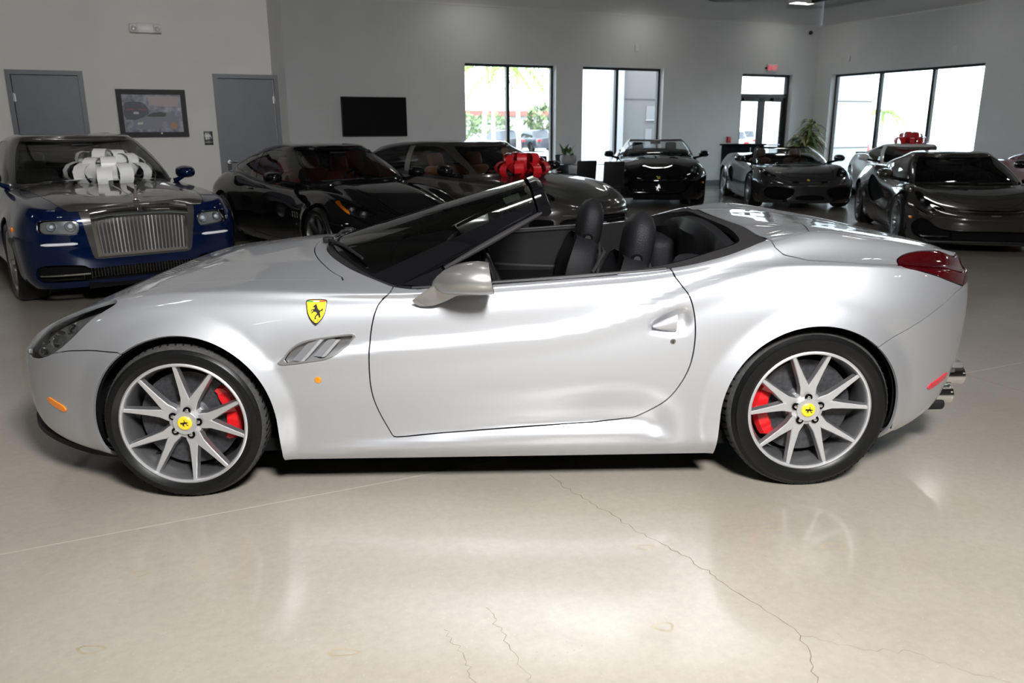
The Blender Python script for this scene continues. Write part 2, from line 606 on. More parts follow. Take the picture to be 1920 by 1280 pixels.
# floor material: polished concrete with speckle, broad mottling and stains
def floor_mat():
    m = bpy.data.materials.new('polished_concrete'); m.use_nodes = True; nt = m.node_tree; b = nt.nodes['Principled BSDF']; L = nt.links
    tc = nt.nodes.new('ShaderNodeTexCoord')
    def noise(scale, detail=4, rough=.55):
        n = nt.nodes.new('ShaderNodeTexNoise'); n.inputs['Scale'].default_value = scale; n.inputs['Detail'].default_value = detail; n.inputs['Roughness'].default_value = rough
        L.new(tc.outputs['Object'], n.inputs['Vector']); return n.outputs['Fac']
    def ramp(f, a, ca, b_, cb):
        r = nt.nodes.new('ShaderNodeValToRGB'); r.color_ramp.elements[0].position = a; r.color_ramp.elements[1].position = b_
        r.color_ramp.elements[0].color = (*ca, 1); r.color_ramp.elements[1].color = (*cb, 1); L.new(f, r.inputs[0]); return r.outputs[0]
    def mix(t, f, a, b_):
        x = nt.nodes.new('ShaderNodeMixRGB'); x.blend_type = t
        if isinstance(f, float): x.inputs[0].default_value = f
        else: L.new(f, x.inputs[0])
        for k, s in ((1, a), (2, b_)):
            if isinstance(s, tuple): x.inputs[k].default_value = (*s, 1)
            else: L.new(s, x.inputs[k])
        return x.outputs[0]
    base = ramp(noise(.7, 5), .35, (.27, .244, .203), .68, (.335, .308, .262))
    fine = ramp(noise(28, 5, .7), .30, (.90, .90, .90), .70, (1.06, 1.06, 1.06))
    c = mix('MULTIPLY', 1.0, base, fine)
    # dark pinholes and pale grains
    v = nt.nodes.new('ShaderNodeTexVoronoi'); v.inputs['Scale'].default_value = 40; L.new(tc.outputs['Object'], v.inputs['Vector'])
    spk = ramp(v.outputs['Distance'], .06, (1, 1, 1), .13, (0, 0, 0))
    gate = ramp(noise(1.6, 3), .42, (0, 0, 0), .62, (1, 1, 1))
    g2 = nt.nodes.new('ShaderNodeMath'); g2.operation = 'MULTIPLY'; L.new(spk, g2.inputs[0]); L.new(gate, g2.inputs[1])
    g3 = nt.nodes.new('ShaderNodeMath'); g3.operation = 'MULTIPLY'; L.new(g2.outputs[0], g3.inputs[0]); g3.inputs[1].default_value = .55
    c = mix('MIX', g3.outputs[0], c, (.20, .17, .13))
    v2 = nt.nodes.new('ShaderNodeTexVoronoi'); v2.inputs['Scale'].default_value = 34; L.new(tc.outputs['Object'], v2.inputs['Vector'])
    c = mix('MIX', mix('MULTIPLY', 1.0, ramp(v2.outputs['Distance'], .05, (1, 1, 1), .10, (0, 0, 0)), (.3, .3, .3)), c, (.52, .50, .45))
    # rusty stains
    st = ramp(noise(1.1, 2), .66, (0, 0, 0), .76, (.35, .35, .35))
    c = mix('MIX', st, c, (.30, .245, .165))
    L.new(c, b.inputs['Base Color'])
    rr = ramp(noise(2.2, 4), .3, (.30, .30, .30), .7, (.40, .40, .40)); L.new(rr, b.inputs['Roughness'])
    b.inputs['Specular IOR Level'].default_value = .5
    b.inputs['Coat Weight'].default_value = .6; b.inputs['Coat Roughness'].default_value = .12
    return m


M_FLOOR = floor_mat()
X0, X1, Y0, Y1, ZC = -24.0, 3.39, -30.0, 0.0, 5.6
fl = bld(MB().box(((X0 + X1) / 2, (Y0 + Y1) / 2, -.05), (X1 - X0 + .8, Y1 - Y0 + .8, .1)).build('floor', M_FLOOR)); fl['kind'] = 'structure'
M_JOINT = mat('floor_joint', (.20, .18, .15), .8)
M_SEAL = mat('floor_joint_filler', (.345, .32, .272), .4)
for (a, b, mm, w) in (((-9.45, -30), (-9.45, 0), M_JOINT, .006), ((-24, -14.53), (3.3, -14.53), M_SEAL, .007), ((-24, -8.5), (3.3, -8.5), M_JOINT, .005), ((-3.5, -30), (-3.5, 0), M_JOINT, .005)):
    cx, cy = (a[0] + b[0]) / 2, (a[1] + b[1]) / 2
    j = bld(MB().box((cx, cy, .0002), (abs(b[0] - a[0]) + w, abs(b[1] - a[1]) + w, .0006)).build('floor_joint', mm)); j.parent = fl; j.matrix_world = TB


def crack(pts, w=.0016, seed=1):
    rnd = random.Random(seed); P = [Vector((*p, 0)) for p in pts]; Q = []
    for i in range(len(P) - 1):
        n = 9
        for k in range(n):
            t = k / n; p = P[i].lerp(P[i + 1], t); d = (P[i + 1] - P[i]).normalized(); nn = Vector((-d.y, d.x, 0))
            Q.append(p + nn * rnd.uniform(-.012, .012) * (1 if k else 0))
    Q.append(P[-1]); m = MB(); R_ = []
    for i, p in enumerate(Q):
        d = (Q[min(i + 1, len(Q) - 1)] - Q[max(i - 1, 0)]).normalized(); nn = Vector((-d.y, d.x, 0)); ww = w * rnd.uniform(.35, 1.0)
        R_.append([(p.x + nn.x * ww, p.y + nn.y * ww, .0004), (p.x - nn.x * ww, p.y - nn.y * ww, .0004)])
    m.grid(R_)
    o = m.build('floor_crack', mat('crack_dark', (.16, .125, .09), .9), None, 0); o.parent = fl; o.matrix_world = Matrix.Identity(4)


crack([(.17, 3.38), (.27, 3.18), (.41, 2.98), (.52, 2.80), (.66, 2.62), (.74, 2.46), (.90, 2.17), (.87, 1.95)], .0022, 3)
crack([(-.09, 2.33), (-.04, 2.20), (.04, 2.0), (.05, 1.9)], .0012, 5)
crack([(-.22, 2.21), (-.15, 2.08), (-.11, 1.96), (-.12, 1.85)], .0012, 8)
crack([(.90, 2.17), (1.05, 2.11), (1.22, 2.08), (1.36, 1.98), (1.45, 1.93)], .0009, 11)
M_STAIN = mat('rust_ring_stain', (.29, .245, .175), .35, noise=.15, nscale=20)
for k, (px, py, rx, ry) in enumerate(((-1.30, 2.12, .045, .022), (-1.34, 2.55, .03, .02), (-.52, 2.10, .05, .02), (1.02, 2.86, .04, .02), (1.22, 2.72, .05, .025), (.48, 2.22, .035, .025), (.50, 2.72, .04, .02))):
    # a ring-shaped water mark, thin as a film on the slab
    g = MB(); P = []
    rnd = random.Random(k)
    for i in range(28):
        a = 2 * PI * i / 28; q = 1 + .12 * math.sin(3 * a + k) + rnd.uniform(-.05, .05)
        P.append([(px + rx * q * math.cos(a), py + ry * q * math.sin(a), .0003), (px + rx * .72 * q * math.cos(a), py + ry * .68 * q * math.sin(a), .0003)])
    g.grid(P, True); o = g.build('floor_stain', M_STAIN, None, 0); o.parent = fl; o.matrix_world = Matrix.Identity(4)


def holed_wall(name, axis, pos, th, a0, a1, z0, z1, holes, m):
    """wall in the plane axis=pos, thickness th (signed), spanning a0..a1, with rectangular holes (a, b, zb, zt)"""
    xs = sorted({a0, a1, *[h[0] for h in holes], *[h[1] for h in holes]}); zs = sorted({z0, z1, *[h[2] for h in holes], *[h[3] for h in holes]})
    g = MB()
    def solid(i, j):
        if i < 0 or j < 0 or i >= len(xs) - 1 or j >= len(zs) - 1: return False
        cx = (xs[i] + xs[i + 1]) / 2; cz = (zs[j] + zs[j + 1]) / 2
        return not any(h[0] < cx < h[1] and h[2] < cz < h[3] for h in holes)
    def pt(a, t, z): return (a, pos + t, z) if axis == 'y' else (pos + t, a, z)
    for i in range(len(xs) - 1):
        for j in range(len(zs) - 1):
            if not solid(i, j): continue
            A, B, C, D = xs[i], xs[i + 1], zs[j], zs[j + 1]
            for t in (0, th): g.add([pt(A, t, C), pt(B, t, C), pt(B, t, D), pt(A, t, D)], [(0, 1, 2, 3)])
            for (di, dj, q) in ((-1, 0, [(A, C), (A, D)]), (1, 0, [(B, C), (B, D)]), (0, -1, [(A, C), (B, C)]), (0, 1, [(A, D), (B, D)])):
                if not solid(i + di, j + dj):
                    g.add([pt(q[0][0], 0, q[0][1]), pt(q[1][0], 0, q[1][1]), pt(q[1][0], th, q[1][1]), pt(q[0][0], th, q[0][1])], [(0, 1, 2, 3)])
    o = bld(g.build(name, m, None, 0)); o['kind'] = 'structure'
    return o


wb = holed_wall('wall_back', 'y', 0, .32, X0, X1 + .32, 0, 4.20, [(-7.15, -4.81, .12, 2.98), (-4.08, -1.72, .12, 2.98), (.80, 2.56, 0.0, 2.92)], M_WALL)
wbu = bld(MB().box(((X0 + X1) / 2 + .16, .19, (4.2 + ZC) / 2), (X1 - X0 + .32, .26, ZC - 4.2)).build('wall_back_upper', M_WALL)); wbu['kind'] = 'structure'
wr = holed_wall('wall_right', 'x', X1, .32, Y0, .0, 0, 4.20, [(-5.05, -.56, .12, 2.91)], M_WALL)
wru = bld(MB().box((X1 + .19, (Y0 + Y1) / 2, (4.2 + ZC) / 2), (.26, Y1 - Y0, ZC - 4.2)).build('wall_right_upper', M_WALL)); wru['kind'] = 'structure'
# pale reveal strip where the lower wall ends
t1 = bld(MB().box(((X0 + X1) / 2, -.006, 4.20), (X1 - X0, .03, .035)).build('trim_1', mat('trim_paint', (.72, .72, .70), .6))); t1['kind'] = 'structure'
t2 = bld(MB().box((X1 - .006, (Y0 + Y1) / 2, 4.20), (.03, Y1 - Y0, .035)).build('trim_2', MATS['trim_paint'])); t2['kind'] = 'structure'
wl = holed_wall('wall_left', 'x', X0, -.3, Y0, .3, 0, ZC, [], M_WALL2)
wf = holed_wall('wall_front', 'y', Y0, -.3, X0, X1 + .3, 0, ZC, [], M_WALL2)
# office block in the left corner: front face with two doors
OX, OY = -11.90, -4.50
wo = holed_wall('wall_office', 'y', OY, .2, X0, OX, 0, ZC, [(OX - 3.74, OX - 2.80, 0, 2.345), (OX - 1.07, OX - .13, 0, 2.345)], M_WALL2)
wos = holed_wall('wall_office_side', 'x', OX, -.2, OY, 0.0, 0, ZC, [], M_WALL)
ce = bld(MB().box(((X0 + X1) / 2, (Y0 + Y1) / 2, ZC + .05), (X1 - X0 + .8, Y1 - Y0 + .8, .1)).build('ceiling', M_CEIL)); ce['kind'] = 'structure'
for k in range(9):
    g = MB(); x = 1.95 - 3.0 * k; ya, yb = Y0, (-.95 if x > OX else OY - .3)
    g.box((x, (ya + yb) / 2, 4.62), (.11, yb - ya, .07)).box((x, (ya + yb) / 2, 5.50), (.11, yb - ya, .07))
    n = 24
    for i in range(n):
        a = ya + (yb - ya) * i / n; b = ya + (yb - ya) * (i + 1) / n
        g.tube([(x, a, 4.64), (x, (a + b) / 2, 5.48), (x, b, 4.64)], .02, 5, False)
    o = bld(g.build('ceiling_beam', M_STEEL)); o['kind'] = 'structure'
# baseboards
M_BASE = mat('baseboard_grey', (.10, .105, .11), .5)
for nm, a, b in (('baseboard_back', (X0, -.72), (0, -.012)), ):
    pass
g = MB()
for a, b in ((-11.7, -7.15), (-4.81, -4.08), (-1.72, .80), (2.56, X1)): g.box(((a + b) / 2, -.008, .075), (b - a, .016, .15))
bb = bld(g.build('baseboard_back', M_BASE, None, 0)); bb['kind'] = 'structure'
g = MB()
for a, b in ((Y0, -5.05), (-.56, 0)): g.box((X1 - .008, (a + b) / 2, .075), (.016, b - a, .15))
bb = bld(g.build('baseboard_right', M_BASE, None, 0)); bb['kind'] = 'structure'
g = MB()
for a, b in ((X0, OX - 3.74), (OX - 2.80, OX - 1.07), (OX - .13, OX)): g.box(((a + b) / 2, OY - .008, .075), (b - a, .016, .15))
bb = bld(g.build('baseboard_left', M_BASE, None, 0)); bb['kind'] = 'structure'


def window(n, axis, pos, a0, a1, z0, z1, mull, depth):
    root = empty('window_%d' % n); root.matrix_world = TB; root['kind'] = 'structure'
    def box(name, ca, cz, wa, wz, t=.10, m=M_FRAME, p=depth):
        c = (ca, pos + p, cz) if axis == 'y' else (pos + p, ca, cz); d = (wa, t, wz) if axis == 'y' else (t, wa, wz)
        return MB().box(c, d).build(name, m, root, 0)
    f = .055
    box('window_frame', (a0 + a1) / 2, z1 - f / 2, a1 - a0, f); box('window_frame', (a0 + a1) / 2, z0 + f / 2, a1 - a0, f)
    box('window_frame', a0 + f / 2, (z0 + z1) / 2, f, z1 - z0); box('window_frame', a1 - f / 2, (z0 + z1) / 2, f, z1 - z0)
    ed = [a0] + list(mull) + [a1]
    for q in mull: box('mullion', q, (z0 + z1) / 2, .075, z1 - z0 - 2 * f)
    for a, b in zip(ed[:-1], ed[1:]): box('pane', (a + b) / 2, (z0 + z1) / 2, b - a - f, z1 - z0 - f, .012, M_PANE)
    return root


window(1, 'y', 0, -7.15, -4.81, .12, 2.98, [-6.0], .22)
window(2, 'y', 0, -4.08, -1.72, .12, 2.98, [-3.0], .22)
window(3, 'x', X1, -5.05, -.56, .12, 2.91, [-2.06, -3.62], .22)
# glazed double door with transom
dr = empty('door_1'); dr.matrix_world = TB; dr['kind'] = 'structure'
def dbx(name, c, d, m=M_FRAME): return MB().box(c, d).build(name, m, dr, 0)
xa, xb, zt = .80, 2.56, 2.92
dbx('door_frame', (xa + .03, .2, zt / 2), (.06, .12, zt)); dbx('door_frame', (xb - .03, .2, zt / 2), (.06, .12, zt)); dbx('door_frame', ((xa + xb) / 2, .2, zt - .03), (xb - xa, .12, .06)); dbx('door_frame', ((xa + xb) / 2, .2, 2.36), (xb - xa, .12, .10))
dbx('pane', ((xa + xb) / 2, .2, 2.64), (xb - xa - .1, .012, .5), M_PANE)
for s in (0, 1):
    a = xa + .06 + s * (xb - xa - .12) / 2; b = a + (xb - xa - .12) / 2
    lf = dbx('door_leaf', ((a + b) / 2, .2, 2.26), (b - a, .05, .10))
    for c, d in ((((a + b) / 2, .2, .13), (b - a, .05, .26)), ((a + .055, .2, 1.2), (.11, .05, 2.2)), ((b - .055, .2, 1.2), (.11, .05, 2.2))):
        o = MB().box(c, d).build('door_rail', M_FRAME, lf, 0)
    MB().box(((a + b) / 2, .2, 1.2), (b - a - .2, .012, 2.05)).build('pane', M_PANE, lf, 0)
    MB().box(((a + b) / 2 + (.1 if s else -.1), .14, 2.27), (.34, .07, .07)).build('door_closer', M_STEEL, lf, 0)
    MB().tube([(a + .12, .14, 1.05), (b - .12, .14, 1.05)], .018, 8).build('push_bar', M_DCHROME, lf)


def flat_door(n, a, b, h, hinge, handle):
    root = empty('door_%d' % n); root.matrix_world = TB; root['kind'] = 'structure'
    f = .06
    for c, d in ((((a + b) / 2, OY + .02, h - f / 2), (b - a, .12, f)), ((a + f / 2, OY + .02, (h - f) / 2), (f, .12, h - f)), ((b - f / 2, OY + .02, (h - f) / 2), (f, .12, h - f))):
        MB().box((c[0], c[1] - .03, c[2]), d).build('door_frame', M_DOORP, root, 0)
    lf = MB().box(((a + b) / 2, OY + .015, (h - f) / 2 + .004), (b - a - 2 * f - .012, .045, h - f - .016)).build('door_leaf', M_DOORP, root, 0)
    MB().box(((a + b) / 2, OY + .05, h / 2), (b - a - 2 * f, .01, h - f)).build('door_stop', M_STEEL, root, 0)
    hx = a + f if hinge < 0 else b - f
    for z in (.3, 1.2, 1.98):
        MB().lathe([(.0, -.06), (.011, -.06), (.011, .06), (.0, .06)], 10, 'z', c=(hx, OY - .028, z)).box((hx, OY - .012, z), (.05, .004, .10)).build('hinge', mat('hinge_steel', (.45, .45, .45), .3, .8), lf)
    kx = b - f - .07 if hinge < 0 else a + f + .07; d = -1 if hinge < 0 else 1
    k = MB().lathe([(0, -.02), (.028, -.02), (.03, 0)], 20, 'y', c=(kx, OY - .008, 1.06)).tube([(kx, OY - .01, 1.06), (kx, OY - .06, 1.06), (kx + d * .03, OY - .065, 1.06), (kx + d * .12, OY - .06, 1.06)], .010, 8)
    k.build('door_lever', MATS['hinge_steel'], lf)
    MB().box((kx, OY - .012, 1.0), (.06, .008, .18)).build('lever_plate', M_DCHROME, lf, 0)


flat_door(2, OX - 3.74, OX - 2.80, 2.345, -1, 1)
flat_door(3, OX - 1.07, OX - .13, 2.345, 1, -1)
# ceiling lamps hung between the joists
M_LED = mat('led_panel', (1, 1, 1), .4, emis=(1.0, .98, .94), es=22)
for yy in (-1.0, -5.2, -9.4, -13.6, -17.8, -22.0):
    for xx in (-20.5, -16.0, -11.5, -7.1, -2.6, 1.72):
        if yy > -5.3 and xx < -11: continue
        fx = empty('ceiling_light'); fx.matrix_world = TB @ Matrix.Translation((xx, yy, 4.63))
        corner = yy == -1.0 and xx > 1
        tag(fx, 'bright ceiling lamp next to the black joist in the far corner' if corner else 'slim lamp hung between the roof joists over the showroom floor', 'ceiling light', 'hanging ceiling lamps')
        MB().box((0, 0, .05), (.66, .28, .06)).build('lamp_body', M_WHITE, fx, 0)
        MB().box((0, 0, .012), (.60, .22, .018)).build('led_diffuser', M_LED, fx, 0)
        for c_, d_ in (((0, .135, -.01), (.66, .012, .10)), ((0, -.135, -.01), (.66, .012, .10)), ((.327, 0, -.01), (.012, .27, .10)), ((-.327, 0, -.01), (.012, .27, .10))): MB().box(c_, d_).build('added_lamp_skirt', M_WHITE, fx, 0)  # skirts added to cut sideways light and keep the upper walls darker
        for q in (-.25, .25): MB().tube([(q, 0, .08), (q, 0, .95)], .006, 5).build('hanger_wire', M_STEEL, fx)
# ================================================================== wheels
def horse_poly():
    """rearing horse outline, unit height"""
    return [(-.10, -.50), (.02, -.50), (.00, -.44), (-.03, -.40), (.02, -.30), (.10, -.24), (.17, -.30), (.16, -.38), (.22, -.42), (.28, -.36), (.26, -.26), (.24, -.16),
            (.22, -.08), (.28, .00), (.38, .02), (.42, .12), (.36, .20), (.40, .06), (.30, .06), (.20, .06), (.14, .12), (.08, .20), (.06, .30), (.02, .40), (-.02, .50), (-.06, .43),
            (-.14, .38), (-.22, .30), (-.20, .26), (-.12, .27), (-.10, .22), (-.14, .14), (-.22, .16), (-.30, .10), (-.34, .00), (-.30, .00), (-.26, .08), (-.18, .08), (-.22, .00),
            (-.30, -.06), (-.30, -.14), (-.25, -.10), (-.18, -.04), (-.10, -.02), (.00, -.06), (.06, -.14), (.00, -.22), (-.08, -.32), (-.10, -.42)]


def wheel(parent, x, ys, z, r_tire, r_rim, width, face, style='five_y', rim_m=None, dark_m=None, cap_m=None, caliper=None, cal_ang=0.0, phase=0.0, horse=False, lugs=True, lod=1, disc=True, tread=False):
    """a wheel at (x, y, z); ys = +1 left / -1 right; face = |y| of the outer face"""
    rim_m = rim_m or M_RIM; dark_m = dark_m or M_RIMD
    s = ys
    T = Matrix.Translation((x, s * face, z)) @ Matrix.Diagonal((1, s, 1, 1))        # local: y=0 outer face, -y inward
    n = 96 if lod else 40
    def L(prof, mb=None, nn=n): return (mb or MB()).lathe([(r, h) for r, h in prof], nn, 'y', T=T)
    rr = r_rim
    barrel = L([(rr * .985, -.010), (rr, -.004), (rr, .0), (rr - .008, .003), (rr - .014, -.004), (rr - .018, -.03), (rr - .028, -.06), (rr - .030, -width * .6), (rr - .012, -width + .01), (rr, -width)])
    w = barrel.build('wheel', dark_m if style == 'five_y' else rim_m, parent)
    lip = L([(rr - .0005, -.006), (rr + .002, -.002), (rr + .002, .003), (rr - .004, .006), (rr - .010, .004), (rr - .013, -.004)])
    lip.build('rim_lip', rim_m, w)
    # tyre
    rt = r_tire; sh = .022
    tp = [(rr - .006, -.004), (rr + .004, .003), (rr + .012, .009), (rr + (rt - rr) * .35, .016), (rr + (rt - rr) * .62, .013), (rt - .030, .004), (rt - .016, -.006), (rt - .006, -.020), (rt - .001, -.045)]
    tp += [(rt, -width * .5)] + [(r, -width - h) for r, h in reversed(tp)]
    L(tp).build('tire', M_RUBBER, w)
    if tread:
        g = MB()
        L([(rt - .0150, -.0060), (rt - .0050, -.0200), (rt + .0002, -.040), (rt + .0008, -width * .5), (rt + .0004, -width + .030), (rt - .002, -width + .016)]).build('tread_band', M_TREAD, w)
        for k in range(66):
            a = 2 * PI * k / 66; ca, sa = math.cos(a), math.sin(a)
            B = T @ Matrix.Rotation(-a, 4, 'Y') @ Matrix.Translation((rt - .0002, -.060, 0)) @ Matrix.Rotation(R(18), 4, 'X')
            g.box((0, 0, 0), (.0032, .072, .0060), T=B)
            B = T @ Matrix.Rotation(-a - .04, 4, 'Y') @ Matrix.Translation((rt - .0002, -.155, 0)) @ Matrix.Rotation(R(-20), 4, 'X')
            g.box((0, 0, 0), (.0030, .075, .0055), T=B)
        for yy in (-.100, -.118 - .03):
            g.lathe([(rt + .0012, yy), (rt + .0014, yy - .003), (rt + .0012, yy - .008)], n, 'y', T=T)
        tg = g.build('tread_groove', M_WELL, w); tg['kind'] = 'stuff'
    hub_r = r_rim * (.30 if style == 'five_y' else .26)
    if style == 'five_y':
        # five arms, each splitting in two blades
        for k in range(5):
            a = phase + 2 * PI * k / 5
            sm = MB(); sd = MB()
            for sg in (-1, 1):
                tip = a + sg * R(17.5)
                p0 = Vector((math.cos(a + sg * R(13)) * hub_r * .52, -.026, math.sin(a + sg * R(13)) * hub_r * .52))
                pm = Vector((math.cos(a + sg * R(9.5)) * rr * .40, -.020, math.sin(a + sg * R(9.5)) * rr * .40))
                p1 = Vector((math.cos(tip) * (rr - .012), -.002, math.sin(tip) * (rr - .012)))
                pts = [p0, p0.lerp(pm, .5), pm, pm.lerp(p1, .35), pm.lerp(p1, .7), p1]
                wd = [.019, .021, .0185, .0135, .0105, .0085]
                P = []; Q = []
                for i, p in enumerate(pts):
                    t = (pts[min(i + 1, 5)] - pts[max(i - 1, 0)]).normalized(); nn = Vector((t.z, 0, -t.x)).normalized()
                    w_ = wd[i]; d = .030 - .010 * i / 5
                    bz = .004
                    inn = -nn * sg          # towards the bisector
                    P.append([p - nn * w_ + Vector((0, -bz, 0)), p - nn * (w_ - .003), p + nn * (w_ - .003), p + nn * w_ + Vector((0, -bz, 0))])
                    Q.append([p - nn * w_ + Vector((0, -bz, 0)), p - nn * (w_ + .007) + Vector((0, -d, 0)), p + nn * (w_ + .007) + Vector((0, -d, 0)), p + nn * w_ + Vector((0, -bz, 0))])
                sm.grid(P, T=T); sd.grid(Q, T=T)
            sk = sm.build('spoke', rim_m, w)
            sd.build('spoke_flank', dark_m, w)
        hub = MB().lathe([(.030, -.014), (.050, -.013), (hub_r * .62, -.021), (hub_r * .86, -.027), (hub_r * .95, -.04), (hub_r * .95, -.10)], n // 2, 'y', T=T)
        hub.build('hub', rim_m, w)
        if lugs:
            for k in range(5):
                a = phase + 2 * PI * k / 5 + (PI / 5 if False else 0)
                c = (math.cos(a) * hub_r * .71, 0, math.sin(a) * hub_r * .71)
                TT = T @ Matrix.Translation(c)
                MB().lathe([(.0, -.0215), (.0150, -.0212), (.0165, -.0150), (.0150, -.0205)], 20, 'y', T=TT).build('lug_recess', M_WELL, w)
                MB().lathe([(.0, -.007), (.0065, -.0085), (.0100, -.015), (.0105, -.03)], 12, 'y', T=TT).build('lug_nut', M_CHROME, w)
    else:
        ns = {'seven': 7, 'ten': 10, 'five': 5, 'multi': 15}[style]
        tw = {'seven': .030, 'ten': .016, 'five': .038, 'multi': .012}[style]
        for k in range(ns):
            a = phase + 2 * PI * k / ns
            g = MB(); d = Vector((math.cos(a), 0, math.sin(a))); nn = Vector((-d.z, 0, d.x)); P = []
            for rr_, ww, hh in ((hub_r * .5, tw * 1.2, -.03), (rr * .5, tw * .8, -.02), (rr - .01, tw * .9, -.008)):
                p = d * rr_ + Vector((0, hh, 0))
                P.append([p - nn * ww + Vector((0, -.035, 0)), p - nn * ww * .8, p + nn * ww * .8, p + nn * ww + Vector((0, -.035, 0))])
            g.grid(P, T=T).build('spoke', rim_m, w)
        MB().lathe([(0, -.022), (hub_r * .55, -.024), (hub_r, -.032), (hub_r, -.09)], 32, 'y', T=T).build('hub', rim_m, w)
    if cap_m:
        c = MB().lathe([(0, -.0065), (.026, -.0070), (.030, -.010), (.031, -.03)], 40, 'y', T=T).build('center_cap', cap_m, w)
        if horse:
            k = .036
            MB().prism([(a * k, b * k) for a, b in horse_poly()], .001, lambda a, b, t: (-a * 1.05, -.0062 + t, b * 1.0), T=T @ Matrix.Rotation(phase * .7, 4, 'Y')).build('cap_emblem', M_INK, w, smooth=0)
    if disc:
        g = MB().lathe([(.09, -.085), (rr * .78, -.085), (rr * .78, -.120), (.09, -.120)], 64, 'y', T=T).build('brake_disc', M_DISC, w)
        MB().lathe([(.0, -.06), (.085, -.062), (.092, -.09), (.092, -.11)], 32, 'y', T=T).build('disc_hat', M_RIMD, w)
        MB().lathe([(.10, -.13), (rr - .032, -.135)], 48, 'y', T=T).build('backing_plate', M_WELL, w)
    if caliper:
        g = MB()
        P = []
        for i in range(15):
            a = cal_ang + R(-38 + 76 * i / 14); e = 1 - abs(i - 7) / 7.0
            r0 = rr * .56 + (.012 if abs(i - 7) > 5 else 0); r1 = rr * .83 - (.016 if abs(i - 7) > 6 else 0); h = -.066 - .006 * (i % 5 == 2)
            ca, sa = math.cos(a), math.sin(a)
            P.append([(ca * r0, -.125, sa * r0), (ca * r0, h - .02, sa * r0), (ca * (r0 + .012), h, sa * (r0 + .012)), (ca * (r1 - .016), h, sa * (r1 - .016)), (ca * r1, h - .022, sa * r1), (ca * r1, -.125, sa * r1)])
        g.grid(P, T=T); n0 = len(P[0])
        g.add(P[0], [tuple(range(n0))], T); g.add(P[-1], [tuple(range(n0))], T)
        cl = g.build('brake_caliper', caliper, w)
    return w


def arch_liner(parent, x, z, r, y0, y1, name='wheel_well'):
    for s in (-1, 1):
        MB().lathe([(r, s * y0), (r, s * y1), (0.0, s * y1)], 36, 'y', c=(x, 0, z), a0=R(-14), a1=R(194)).build(name, M_WELL, parent)


